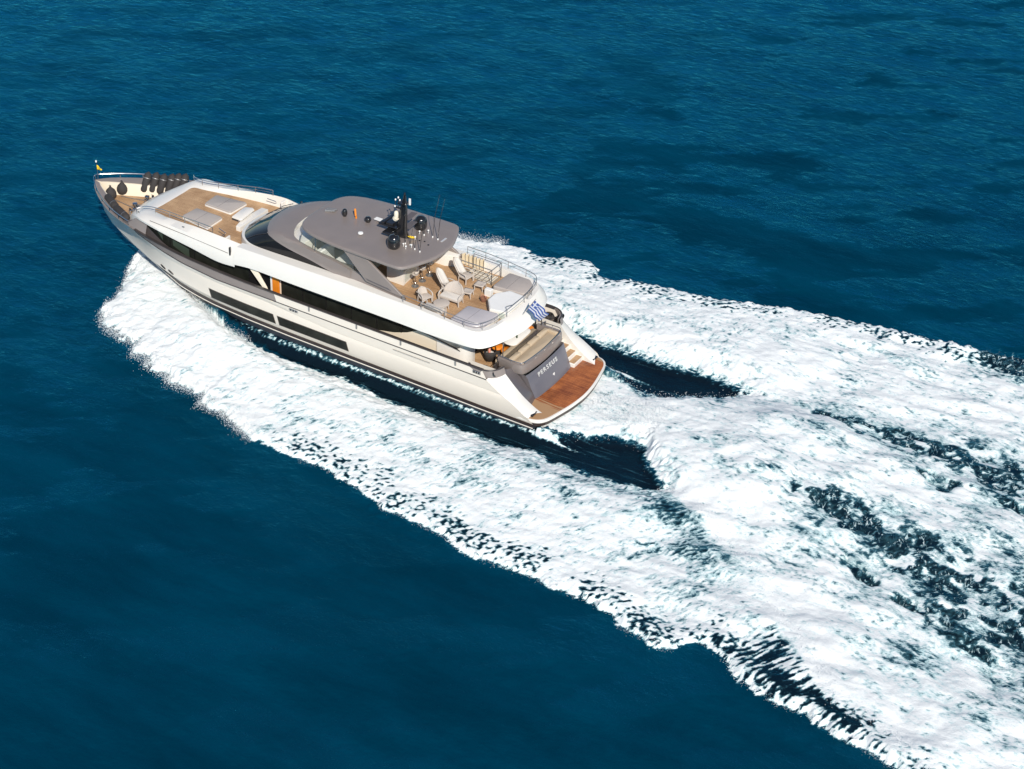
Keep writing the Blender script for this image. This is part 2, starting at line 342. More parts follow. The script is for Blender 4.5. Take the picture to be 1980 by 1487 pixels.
ptc = np.clip(bnd*1.25, 0, 1)*(.14+.86*cell)
for a, b, r in dark[27:29]+dark[-6:-4]:
    wx = .5*perlin(X*.8, Y*.8, 40); e = ((X-a+wx)/(r*1.15))**2+((Y-b+wx)/(r*.62))**2
    ptc = np.maximum(ptc, 1.0*np.exp(-e*.62)); e2 = ((X-a+.2)/(r*1.6))**2+((Y-b+.95)/(r*.8))**2; teal = np.maximum(teal, np.exp(-e2))
dens -= .92*ptc
dens -= .06*sst(.1, .6, perlin(X/1.5, Y/.9, 44))*side
dens -= .20*np.exp(-((X-8.5)/3.0)**2-((Y-7.0-.05*X)/.35)**2)*(Y > 0)      # green groove in the port bow wave
dens -= .22*np.exp(-((X+1.5)/2.0)**2-((Y-7.2)/.5)**2)
dens -= .30*sst(.35, .0, ts)*(ts > 0)*sst(9, 2, X)
# --- texture: filaments drawn out across the flow
def rot(ax_, ay): n = math.hypot(ax_, ay); ax_ /= n; ay /= n; return X*ax_+Y*ay, -X*ay+Y*ax_
wpx = .35*perlin(X*.9, Y*.9, 50); wpy = .35*perlin(X*.9+31, Y*.9, 51)
U1, V1 = rot(-.43, -.85); U2, V2 = rot(-1, .28); U3, V3 = rot(-.5, .85)
k = sst(-1.5, 1.5, jy-Y)*sst(-4, -8, X)+sst(1.5, .3, X)*(np.abs(Y) < 5.5)*sst(-.5, .3, cp-Y); k = np.clip(k, 0, 1)
def T3(U, V, s): return .34*ridge((U+wpx)/1.5, (V+wpy)/.62, 4, s)+.42*ridge((U+wpy)/.75, (V+wpx)/.30, 3, s+6)+.27*perlin(U/.26, V/.15, s+9)
Tp = T3(U1, V1, 60)*(Y > 0)+T3(U3, V3, 70)*(Y <= 0); Tj = T3(U2, V2, 80)
T = Tp*(1-k)+Tj*k; T = .5+.75*(T-T[inw > .5].mean()); Tb = .5+.50*perlin(X/.25, Y/.20, 18)+.30*perlin(U1/.55, V1/.24, 26)+.14*ridge(X/.8, Y/.6, 2, 28); bb = np.clip(band*1.4, 0, 1); T = T*(1-bb)+Tb*bb; T = T+ptc*(.30*perlin(U1/.5, V1/.15, 17))
bowm = sst(15, 21, X)
soft = sst(0, 1, k)
dens = np.clip(dens+.10*(1-k)*(1-lens)+(.10*k+.10*k*sst(-8, -3, X))*(ptc < .3)+.12*bowm-.16*k*sst(.05, .5, fbm(U2/4.5, V2/2.2, 3, 36)), 0, 1.3)
lacy = np.clip(band*1.5+bl, 0, 1); wd = .42-.24*lacy
Ts = .5+.62*perlin(U1/.95, V1/.17, 24)+.25*perlin(U1/.3, V1/.2, 25); T = T*(1-bl)+Ts*bl
ctr = (1.03-.80*dens-.13*sst(4.5, 1, jy-Y)*sst(-.3, .6, jy-Y)*sst(-6, -9, X))*(1-lacy)+(.90-.80*dens)*lacy
cov = sst(ctr-wd, ctr+wd, T)
fil = sst(.42, .80, ridge(U1/1.1+wpx*2, V1/.34+wpy*2, 3, 33)-.25+.35*perlin(X*2.2, Y*2.2, 34))
cov = np.maximum(cov, fil*np.clip(ptc*1.6, 0, 1)*.70); cov = np.maximum(cov, .20*sst(-.2, .5, fbm(U1/.8+wpx, V1/.35+wpy, 3, 38))*np.clip(ptc*1.6, 0, 1))
cov = cov*inw
# speckle of the troughs' rims, streaks on the dark water and the froth along the waterline
tin = np.maximum(-tp, -ts); intr = (tin > 0)
spk = ridge(X/.36, Y/.22, 3, 90)
edge = np.where(-tp > -ts, yi-Y, Y-si); hullb = np.interp(np.abs(X-13), [0, 8, 12, 14], [3.75, 3.7, 3.2, 2.2])
rim = np.exp(-(edge/.62)**2)*sst(19, 13, X)+.95*np.exp(-((np.abs(Y)-np.interp(X, [1, 17, 20, 22, 25], [3.75, 3.72, 3.6, 3.45, 2.9]))/.24)**2)*sst(24, 19, X)*sst(-7, .5, X)
rim += .92*np.exp(-((Y-cs)/.7)**2)*sst(1.5, 0, X)
rim += .80*np.exp(-((Y-cp)/.75)**2)*sst(1.5, 0, X)
cov = np.where(intr, np.maximum(cov, sst(.55, .95, .62*rim+.42*spk-.05)*.95), cov)
strk = np.exp(-((Y-4.75-.03*(X-5))/.05)**2)+.6*np.exp(-((Y-3.0+.18*X)/.06)**2)*(X < 0)
cov = np.where(intr, np.maximum(cov, (.34*strk*(.6+.4*perlin(X*1.2, Y*9, 93))+.16*sst(.25, .7, perlin(X/3.5+Y*.12, Y/.16, 94)))), cov)
# --- height
amp = np.exp(-np.maximum(0, np.hypot(X, Y)-75)/70.)
sea_h = amp*(.14*fbm(X/9+.3*Y/9, Y/6, 3, 101)+.075*fbm(X/2.6-.2*Y, Y/1.9+.25*X, 3, 104))
sp = np.clip((Y-yi)/(yo-yi+1e-3), 0, 1); ss_ = np.clip((si-Y)/(si-ys+1e-3), 0, 1); s_ = np.where(Y > 0, sp, ss_)
hA = .45+.55*sst(14, 26, X); prof = sst(0, .22, s_)*(1-.72*sst(.25, .95, s_))*hA
prof = np.where(X > 20, prof*(1-sst(20, 27, X))+(sst(20, 27, X))*(.62*(1-.85*s_)), prof)
aft = sst(-7, -10, X)
mound = (.75*np.exp(-((X+9)/6.)**2)+.35*sst(-6, -14, X))*np.exp(-(Y/(3.2+.12*np.maximum(0, -X)))**4)*sst(.5, -4, X)
h_w = prof*(1-aft)*(s_ > 0)*(s_ < 1)*(1-sst(0, -3, X)*(np.abs(Y) < 1.5))+mound*sst(0, 1, D)
h_w += aft*(.30*fbm(X/3.5, Y/2.2, 2, 111)+.12)
h_w += inw*(.10*fbm(X/1.3, Y/.8, 4, 115)+.025*(T-.5)*2) - .22*np.clip(bnd, 0, 1)*inw
edge_up = .13*sst(0, .22, D)
trough = -.26*sst(0, .8, tin)*intr
H = sea_h*(1-.6*inw)+h_w*sst(-.1, .6, D)+edge_up+trough
H += tin.clip(0, 9)*0+np.interp(X, [1, 3, 11, 17, 22, 26], [.34, .36, .48, .70, .80, .3])*np.exp(-(np.maximum(0, np.abs(Y)-3.5)/.55)**2)*sst(-1.5, .5, X)*(X < 27)*intr
H = np.where(np.abs(Y)*0+X > 31.25, sea_h, H)
# glossy lip of the wave that runs ahead of the foam here and there
H += .10*np.exp(-((do+.35)/.3)**2)*np.exp(-((X-3.8)/3.5)**2)*(Y > 0)
aer = np.clip(.22*inw+.9*teal*inw*sst(-6, -10, X)+.55*np.exp(-(ts/.7)**2)*(ts > -.2)*sst(8, 1, X)*sst(-9, -6, X)+.35*lens+.25*sst(.2, .7, perlin(X/1.7, Y/1.2, 130))*inw, 0, 1)
cov = cov*(1-.36*np.clip(teal*(.6+.8*perlin(X/1.1, Y/1.1, 37))-ptc, 0, 1)*sst(-6, -10, X)*inw)
Uc, Vc = rot(-.86, -.51)
cz = fbm(Uc/9, Vc/3.6, 5, 140, .55)
calm = sst(.0, .16, cz-.05+.32*np.exp(-((X-2)/13)**2-((Y+22)/5.)**2)+.25*sst(8, 22, Y)-.10*sst(-30, -55, Y))
calm = calm*(.42+.58*sst(22, 8, X)*sst(-12, -17, Y)+.3*(Y > 8))
painted_dark = np.maximum(intr*sst(0, .5, tin), .9*inw)  # troughs: dark hull reflection painted as colour; wake water between foam darkened too

def ocean_mat():
    m, nt, b = mat_base('sea_surface'); L = nt.links
    at = node(nt, 'ShaderNodeAttribute', attribute_name='foam'); ae = node(nt, 'ShaderNodeAttribute', attribute_name='aerated'); ca = node(nt, 'ShaderNodeAttribute', attribute_name='calm')
    tc = node(nt, 'ShaderNodeTexCoord')
    def noise(s, d=4, rough=.5, sc=(1, 1, 1), rz=0):
        mp = node(nt, 'ShaderNodeMapping'); mp.inputs['Scale'].default_value = sc; mp.inputs['Rotation'].default_value = (0, 0, rz)
        L.new(tc.outputs['Object'], mp.inputs['Vector']); n = node(nt, 'ShaderNodeTexNoise'); n.inputs['Scale'].default_value = s
        n.inputs['Detail'].default_value = d; n.inputs['Roughness'].default_value = rough; L.new(mp.outputs[0], n.inputs['Vector']); return n.outputs['Fac']
    def math_(op, a, b_=None, c=None):
        n = node(nt, 'ShaderNodeMath', operation=op)
        for i, v in enumerate((a, b_, c)):
            if v is None: continue
            if isinstance(v, (int, float)): n.inputs[i].default_value = v
            else: L.new(v, n.inputs[i])
        return n.outputs[0]
    fine = noise(9., 5, .75, (1, 1.5, 1), .5)
    def strk(ang, sc, s_, seed):
        mp = node(nt, 'ShaderNodeMapping', vector_type='TEXTURE'); mp.inputs['Rotation'].default_value = (0, 0, math.radians(ang)); mp.inputs['Scale'].default_value = sc; mp.inputs['Location'].default_value = (seed, 0, 0)
        L.new(tc.outputs['Object'], mp.inputs['Vector']); n = node(nt, 'ShaderNodeTexNoise'); n.inputs['Scale'].default_value = s_; n.inputs['Detail'].default_value = 7; n.inputs['Roughness'].default_value = .68; n.inputs['Distortion'].default_value = .9
        L.new(mp.outputs[0], n.inputs['Vector']); return n.outputs['Fac']
    je = node(nt, 'ShaderNodeAttribute', attribute_name='jet')
    sm = node(nt, 'ShaderNodeMix', data_type='FLOAT'); L.new(je.outputs['Fac'], sm.inputs['Factor']); L.new(strk(63.2, (1.7, .55, 1), 1.5, 3.), sm.inputs[2]); L.new(strk(164.4, (2.0, .6, 1), 1.3, 9.), sm.inputs[3])
    # fine grain only where foam is partial
    f = at.outputs['Fac']
    par = math_('MULTIPLY', math_('MULTIPLY', f, math_('SUBTRACT', 1.08, f)), 3.2)
    fx = math_('ADD', f, math_('MULTIPLY', math_('SUBTRACT', fine, .5), math_('ADD', math_('MULTIPLY', par, 1.0), math_('MULTIPLY', f, .34))))
    fx = math_('ADD', fx, math_('MULTIPLY', math_('SUBTRACT', sm.outputs[0], .5), math_('MULTIPLY', f, 1.35)))
    bk = node(nt, 'ShaderNodeAttribute', attribute_name='broken'); ly = node(nt, 'ShaderNodeAttribute', attribute_name='lacy')
    vn = node(nt, 'ShaderNodeMapRange'); vn.interpolation_type = 'SMOOTHSTEP'; vn.inputs['From Min'].default_value = .50; vn.inputs['From Max'].default_value = .66; L.new(strk(110, (1.2, .6, 1), 2.6, 21.), vn.inputs['Value'])
    fx = math_('MAXIMUM', fx, math_('MULTIPLY', math_('MULTIPLY', vn.outputs[0], bk.outputs['Fac']), .80))
    fx = math_('ADD', fx, math_('MULTIPLY', math_('MULTIPLY', math_('SUBTRACT', strk(63.2, (1.2, .7, 1), 4.2, 33.), .5), ly.outputs['Fac']), 1.5))
    cr = node(nt, 'ShaderNodeMapRange'); cr.interpolation_type = 'SMOOTHSTEP'; cr.inputs['From Min'].default_value = .08; cr.inputs['From Max'].default_value = .85; L.new(fx, cr.inputs['Value'])
    deep = node(nt, 'ShaderNodeMix', data_type='RGBA'); deep.inputs['A'].default_value = (.0001, .040, .076, 1); deep.inputs['B'].default_value = (.0001, .026, .050, 1)
    big = noise(.22, 5, .6, (.45, 1.5, 1), .9); bm_ = node(nt, 'ShaderNodeMapRange'); bm_.inputs['From Min'].default_value = .36; bm_.inputs['From Max'].default_value = .64; L.new(big, bm_.inputs['Value']); L.new(bm_.outputs[0], deep.inputs['Factor'])
    tl = node(nt, 'ShaderNodeMix', data_type='RGBA'); tl.inputs['B'].default_value = (.20, .50, .50, 1)
    L.new(deep.outputs['Result'], tl.inputs['A'])
    # aerated water shows its colour where some foam floats in it
    am = math_('MULTIPLY', ae.outputs['Fac'], math_('MINIMUM', math_('MULTIPLY', f, 2.2), 1.0)); L.new(am, tl.inputs['Factor'])
    sl_ = node(nt, 'ShaderNodeAttribute', attribute_name='painted_dark'); dk_ = node(nt, 'ShaderNodeMix', data_type='RGBA'); dk_.inputs['B'].default_value = (.004, .008, .013, 1)  # near-black mixed into the water colour in place of the mirrored hull
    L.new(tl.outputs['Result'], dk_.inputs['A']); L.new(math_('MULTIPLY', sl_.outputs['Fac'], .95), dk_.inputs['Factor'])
    def stage(prev, c, lo, hi):
        mr_ = node(nt, 'ShaderNodeMapRange'); mr_.interpolation_type = 'SMOOTHSTEP'; mr_.inputs['From Min'].default_value = lo; mr_.inputs['From Max'].default_value = hi; L.new(fx, mr_.inputs['Value'])
        x_ = node(nt, 'ShaderNodeMix', data_type='RGBA'); x_.inputs['B'].default_value = (*c, 1); L.new(prev, x_.inputs['A']); L.new(mr_.outputs[0], x_.inputs['Factor']); return x_.outputs['Result']
    c_ = stage(dk_.outputs['Result'], (.035, .11, .145), .06, .34); c_ = stage(c_, (.46, .64, .66), .32, .56); c_ = stage(c_, (.86, .885, .875), .52, .96)
    L.new(c_, b.inputs['Base Color'])
    rg = node(nt, 'ShaderNodeMapRange'); rg.inputs['To Min'].default_value = .06; rg.inputs['To Max'].default_value = .85; L.new(cr.outputs[0], rg.inputs['Value']); L.new(rg.outputs[0], b.inputs['Roughness'])
    b.inputs['IOR'].default_value = 1.33
    b.inputs['Specular IOR Level'].default_value = 0.0
    r1 = noise(.9, 6, .62, (1, 1.9, 1), .55); r2_ = noise(4.2, 5, .7, (1, 1.5, 1), -.3)
    rough_ = math_('SUBTRACT', 1.0, math_('MULTIPLY', ca.outputs['Fac'], .6))
    hb = math_('ADD', math_('MULTIPLY', r1, math_('ADD', .45, math_('MULTIPLY', rough_, .55))), math_('MULTIPLY', math_('MULTIPLY', r2_, .20), rough_))
    hf = math_('MULTIPLY', fine, .25)
    hm = node(nt, 'ShaderNodeMix', data_type='FLOAT'); L.new(cr.outputs[0], hm.inputs['Factor']); L.new(hb, hm.inputs[2]); L.new(hf, hm.inputs[3])
    bp = node(nt, 'ShaderNodeBump'); bp.inputs['Strength'].default_value = 1.0; bp.inputs['Distance'].default_value = .13
    L.new(hm.outputs[0], bp.inputs['Height']); L.new(bp.outputs[0], b.inputs['Normal'])
    gl = node(nt, 'ShaderNodeBsdfGlossy'); gl.inputs['Color'].default_value = (.05, .53, .84, 1); gl.inputs['Roughness'].default_value = .09; L.new(bp.outputs[0], gl.inputs['Normal'])
    fr = node(nt, 'ShaderNodeFresnel'); fr.inputs['IOR'].default_value = 1.34; L.new(bp.outputs[0], fr.inputs['Normal'])
    k1 = math_('MULTIPLY', fr.outputs[0], math_('SUBTRACT', 1.35, math_('MULTIPLY', ca.outputs['Fac'], .85)))
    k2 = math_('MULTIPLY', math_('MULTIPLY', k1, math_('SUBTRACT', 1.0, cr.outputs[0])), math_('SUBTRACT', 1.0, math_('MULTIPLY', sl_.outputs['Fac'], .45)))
    ms = node(nt, 'ShaderNodeMixShader'); L.new(k2, ms.inputs[0]); L.new(b.outputs[0], ms.inputs[1]); L.new(gl.outputs[0], ms.inputs[2])
    L.new(ms.outputs[0], nt.nodes['Material Output'].inputs[0])
    return m
M['sea'] = ocean_mat()
nx, ny = X.shape; gi = np.arange(nx*ny).reshape(nx, ny)
Q = np.stack([gi[:-1, :-1], gi[1:, :-1], gi[1:, 1:], gi[:-1, 1:]], -1).reshape(-1, 4)
Df = ((D > .0)*1.)[:-1, :-1].ravel(); co = np.stack([X, Y, H], -1).reshape(-1, 3).astype(np.float32)
at_ = {'foam': cov.ravel(), 'aerated': aer.ravel(), 'calm': calm.ravel(), 'painted_dark': painted_dark.ravel(), 'jet': k.ravel(), 'broken': np.clip(ptc*1.3, 0, 1).ravel(), 'lacy': (lacy*inw).ravel()}
def sheet(name, faces):
    used, inv = np.unique(faces.ravel(), return_inverse=True)
    me = bpy.data.meshes.new(name); me.vertices.add(len(used)); me.vertices.foreach_set('co', co[used].ravel())
    n = len(faces); me.loops.add(n*4); me.loops.foreach_set('vertex_index', inv.astype(np.int32).ravel())
    me.polygons.add(n); me.polygons.foreach_set('loop_start', np.arange(0, n*4, 4, dtype=np.int32))
    me.polygons.foreach_set('use_smooth', np.ones(n, bool)); me.update(calc_edges=True)
    for k_, v in at_.items():
        a = me.attributes.new(k_, 'FLOAT', 'POINT'); a.data.foreach_set('value', v[used].astype(np.float32))
    me.materials.append(M['sea']); o = bpy.data.objects.new(name, me); col.objects.link(o); return o
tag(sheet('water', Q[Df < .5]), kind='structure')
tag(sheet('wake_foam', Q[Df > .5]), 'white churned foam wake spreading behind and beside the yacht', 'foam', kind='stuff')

# spray: droplets thrown up along the bow wave, the wave edges and the stern wash
rs = np.random.RandomState(3); dr = []
def hgt(x, y):
    i = np.clip(np.searchsorted(GX, x), 0, nx-1); j = np.clip(np.searchsorted(GY, y), 0, ny-1); return H[i, j]
def ipt(pts, x): p = sorted(pts); return np.interp(x, [q[0] for q in p], [q[1] for q in p])
n = 13520; x = rs.uniform(13, 31, n); y = ipt(outer, x)+rs.normal(0, .28, n)-.1; dr.append((x, y, hgt(x, y)+np.abs(rs.normal(0, .16, n)), rs.uniform(.006, .02, n)))
n = 6760; x = rs.uniform(13, 31, n); y = ipt(souter, x)+rs.normal(0, .3, n); dr.append((x, y, hgt(x, y)+np.abs(rs.normal(0, .16, n)), rs.uniform(.006, .02, n)))
n = 6760; x = rs.uniform(19, 30.5, n); y = ipt(inner, x)+np.abs(rs.normal(0, .9, n)); dr.append((x, y, hgt(x, y)+np.abs(rs.normal(0, .22, n)), rs.uniform(.005, .017, n)))
n = 300; x = rs.uniform(-7.6, .2, n); y = ipt(cport, x)+rs.normal(0, .30, n)-.05; dr.append((x, y, hgt(x, y)+np.abs(rs.normal(0, .18, n)), rs.uniform(.006, .02, n)))
n = 300; x = rs.uniform(-7.8, .2, n); y = ipt(slo, x)+rs.normal(0, .28, n); dr.append((x, y, hgt(x, y)+np.abs(rs.normal(0, .18, n)), rs.uniform(.006, .02, n)))
n = 5720; x = rs.uniform(-5, -.3, n); y = rs.uniform(-1.3, 1.3, n); dr.append((x, y, hgt(x, y)+np.abs(rs.normal(0, .25, n)), rs.uniform(.006, .02, n)))
n = 3000; x = rs.uniform(-30, 10, n); y = ipt(outer, x)+rs.normal(0, .12, n)-.08; dr.append((x, y, hgt(x, y)+np.abs(rs.normal(0, .06, n)), rs.uniform(.006, .015, n)))
n = 3000; x = rs.uniform(-30, 10, n); y = ipt(jet, np.minimum(x, -8))+rs.normal(0, .4, n)-.4; sel = x < -7; dr.append((x[sel], y[sel], (hgt(x, y)+np.abs(rs.normal(0, .14, n)))[sel], rs.uniform(.006, .02, n)[sel]))
px_, py_, pz_, pr_ = [np.concatenate([d_[k_] for d_ in dr]) for k_ in range(4)]
base = np.array([(1, 0, 0), (-1, 0, 0), (0, 1, 0), (0, -1, 0), (0, 0, 1), (0, 0, -1)], float)
fo = np.array([(0, 2, 4), (2, 1, 4), (1, 3, 4), (3, 0, 4), (2, 0, 5), (1, 2, 5), (3, 1, 5), (0, 3, 5)])
vs = (base[None]*pr_[:, None, None]*rs.uniform(.6, 1.5, (len(px_), 1, 3))+np.stack([px_, py_, pz_], -1)[:, None, :]).reshape(-1, 3)
fs = (fo[None]+6*np.arange(len(px_))[:, None, None]).reshape(-1, 3)
me = bpy.data.meshes.new('sea_spray'); me.vertices.add(len(vs)); me.vertices.foreach_set('co', vs.astype(np.float32).ravel())
me.loops.add(len(fs)*3); me.loops.foreach_set('vertex_index', fs.astype(np.int32).ravel()); me.polygons.add(len(fs)); me.polygons.foreach_set('loop_start', np.arange(0, len(fs)*3, 3, dtype=np.int32)); me.update(calc_edges=True)
M['drop'] = mat('spray_droplets', (.85, .87, .87), .6)
me.materials.append(M['drop']); o = bpy.data.objects.new('sea_spray', me); col.objects.link(o)
tag(o, 'fine white droplets flung up around the bow wave and stern wash', 'spray', kind='stuff')

# ------------------------------------------------------------------ the yacht (x forward, y to port, z up, trimmed 2.4 degrees)
YA_ = thing('yacht', 'long white motor yacht with taupe hardtop speeding across blue sea and trailing a foam wake', 'yacht')
def part(mb, name, m, parent=YA_, **k):
    return mb.build(name, m, parent, **k)
def tb(x, pts): p = sorted(pts); return np.interp(x, [q[0] for q in p], [q[1] for q in p])
# hull levels: z(x), half breadth(x), x at stern end, x at stem
KN = [(0, 2.2), (17, 2.2), (22, 2.17), (24.5, 2.28), (26.2, 2.42), (28.5, 2.62), (30.3, 2.9), (32, 3.02), (34.4, 3.1)]
TOP = [(0, 2.62), (20, 2.64), (24, 2.72), (26.5, 2.86), (28.5, 3.0), (30.5, 3.08), (34.4, 3.16)]
CRE = [(0, 1.55), (14, 1.62), (18.5, 1.95), (23, 1.95), (26, 1.98), (34.4, 2.3)]
BS = [(0, 3.78), (4, 3.8), (17, 3.82), (20, 3.8), (22, 3.77), (25, 3.62), (27, 3.42), (28.5, 3.2), (30, 2.85), (31, 2.5), (32, 2.0), (33, 1.35), (33.7, .8), (34.1, .42)]
BK = [(0, 3.80), (4, 3.83), (17, 3.84), (22, 3.8), (24.7, 3.6), (26.3, 3.38), (28.5, 2.9), (30, 2.35), (31, 1.98), (32.5, 1.2), (33.6, .6), (34, .3)]
BC = [(0, 3.76), (4, 3.80), (17, 3.80), (22, 3.74), (24.5, 3.5), (26, 3.25), (28, 2.72), (30, 2.0), (32, 1.1), (33.4, .45)]
BM = [(0, 3.76), (4, 3.79), (17, 3.78), (20, 3.74), (22.5, 3.62), (24.5, 3.32), (26, 3.02), (28, 2.4), (30, 1.6), (32, .75), (33, .25)]
BB = [(0, 3.66), (4, 3.70), (17, 3.66), (20, 3.58), (22.5, 3.42), (24, 3.2), (25.5, 2.88), (27, 2.3), (29, 1.5), (31, .7), (32.5, .15)]
B2 = [(0, 3.6), (4, 3.62), (17, 3.55), (20, 3.42), (22.5, 3.15), (24, 2.85), (25.5, 2.45), (27, 1.95), (29, 1.15), (30.5, .5), (31.5, .1)]
B3 = [(0, 2.9), (17, 2.8), (20, 2.5), (22.5, 2.1), (25.5, 1.4), (28, .6), (29.5, .1)]
NU = 90; U = np.linspace(0, 1, NU)**.9
def level(xs, xe, zf, bf, endy=0.0):
    x = xs+(xe-xs)*U; z = tb(x, zf) if isinstance(zf, list) else zf+0*x
    y = tb(x, bf); ks = np.clip((xe-x)/1.2, 0, 1)**.6; y = np.where(x > xe-1.2, np.minimum(y, tb(xe-1.2, bf)*ks+.0), y); y[-1] = endy
    y = np.r_[y[:1], (y[:-2]+y[1:-1]*2+y[2:])/4, y[-1:]]
    return np.stack([x, y, z], 1)
LV = {'top': level(4.15, 34.35, TOP, BS), 'kn': level(3.85, 34.28, KN, BK), 'cre': level(2.95, 34.1, CRE, BC), 'w1': level(2.2, 33.85, 1.19, BM),
      'w2': level(1.35, 33.45, .70, BM), 'bt': level(1.0, 33.0, .34, BB), 'b2': level(1.0, 32.6, .10, BB), 'ch': level(1.0, 31.6, -.45, B2), 'kl': level(1.2, 30.0, -1.2, B3), 'ke': level(1.4, 28.5, -1.9, [(0, .05), (40, .05)])}
def mid(a, b, t, bulge=0):
    m = LV[a]*(1-t)+LV[b]*t; m = m.copy(); m[:, 1] += bulge*np.clip(m[:, 1]/2, 0, 1); return m
def both(rows_):
    mb = MB()
    rows_ = [np.array(r) for r in rows_]
    mb.grid([list(map(tuple, r)) for r in rows_]); mb.grid([[(p[0], -p[1], p[2]) for p in r] for r in rows_]); return mb
hull = part(both([LV['kn'], mid('kn', 'cre', .5, .0), LV['cre'], mid('cre', 'w1', .12, -.05), mid('cre', 'w1', .5, .0), LV['w1'], LV['w2'], LV['bt']]), 'hull', M['hullwhite'], smooth=28)
def strip(a, b, t0, t1, out):
    r = [LV[a]*(1-t)+LV[b]*t for t in (t0, t1)]
    for q in r: q[:, 1] += out*np.clip(q[:, 1]*3, 0, 1)
    return both(r)
part(both([LV['bt'], LV['b2'], LV['ch'], LV['kl'], LV['ke']]), 'bottom', M['anti'], parent=hull, smooth=28)
part(MB().add([(1.02, 3.66, .36), (1.02, 3.6, -.45), (1.2, 2.9, -1.2), (1.4, 0, -1.9), (1.2, -2.9, -1.2), (1.02, -3.6, -.45), (1.02, -3.66, .36)], [tuple(range(7))]), 'bottom_transom', M['anti'], parent=hull, smooth=0)
part(both([mid('bt', 'bt', 0)+[0, .018, .02], mid('bt', 'b2', .55)+[0, .018, 0]]), 'boot_stripe', M['boot'], parent=hull)
st = level(1.0, 33, .34, BB); 
part(both([LV['b2']+[0, .03, .045], LV['b2']+[0, .05, .02], LV['b2']+[0, .03, -.03]]), 'spray_rail', M['hullwhite'], parent=hull)
# bulwark: outer skin, top, inner face; taupe forward, white aft
def bulw(x0, x1, m, name, split_in=None):
    i = np.where((LV['kn'][:, 0] >= x0) & (LV['kn'][:, 0] <= x1))[0]
    k_, t_ = LV['kn'][i]+[0, .004, .0], LV['top'][i]
    inn = t_.copy(); inn[:, 1] = np.maximum(inn[:, 1]-.12, 0.02)
    low = k_.copy(); low[:, 1] = np.maximum(low[:, 1]-.22, .01); low[:, 2] += .03; low[:, 0] -= .02
    for s in (1, -1): part(MB().grid([[(p[0], s*p[1], p[2]) for p in r] for r in (k_, t_, inn, low)]), name, m, smooth=30)
bulw(17.6, 35, M['grey'], 'bulwark'); bulw(3, 17.75, M['hullwhite'], 'bulwark')
# bow interior of the bulwark is cream white
i = np.where(LV['top'][:, 0] > 28.2)[0]; t_ = LV['top'][i].copy(); t_[:, 1] = np.maximum(t_[:, 1]-.15, .01); t_[:, 0] -= .04; k5 = LV['kn'][i]; md_ = k5.copy(); md_[:, 1] = np.maximum(md_[:, 1]-.27, .008); md_[:, 0] -= .05; lo_ = md_.copy(); lo_[:, 2] = 2.31; lo_[:, 1] = np.maximum((tb(lo_[:, 0], BK)+tb(lo_[:, 0], BC))/2-.33, .005)
part(both([t_-[0, 0, .03], md_, lo_]), 'bulwark_lining', M['cream'], smooth=30)
# dark line at the foot of the strake and the cap rail
for s in (1, -1):
    i = np.where(LV['kn'][:, 0] < 31)[0]
    part(MB().tube([(p[0], s*(p[1]+.012), p[2]-.01) for p in LV['kn'][i]], .026, 5), 'rubbing_strake', M['dk'], parent=hull)
    i = np.where(LV['top'][:, 0] < 28.6)[0]
    p_ = LV['top'][i]; rows = [[(q[0], s*(q[1]+.03), q[2]) for q in p_], [(q[0], s*(q[1]+.03), q[2]+.055) for q in p_], [(q[0], s*(q[1]-.15), q[2]+.055) for q in p_], [(q[0], s*(q[1]-.15), q[2]) for q in p_]]
    part(MB().grid(rows, closev=True), 'cap_rail', M['dk'])
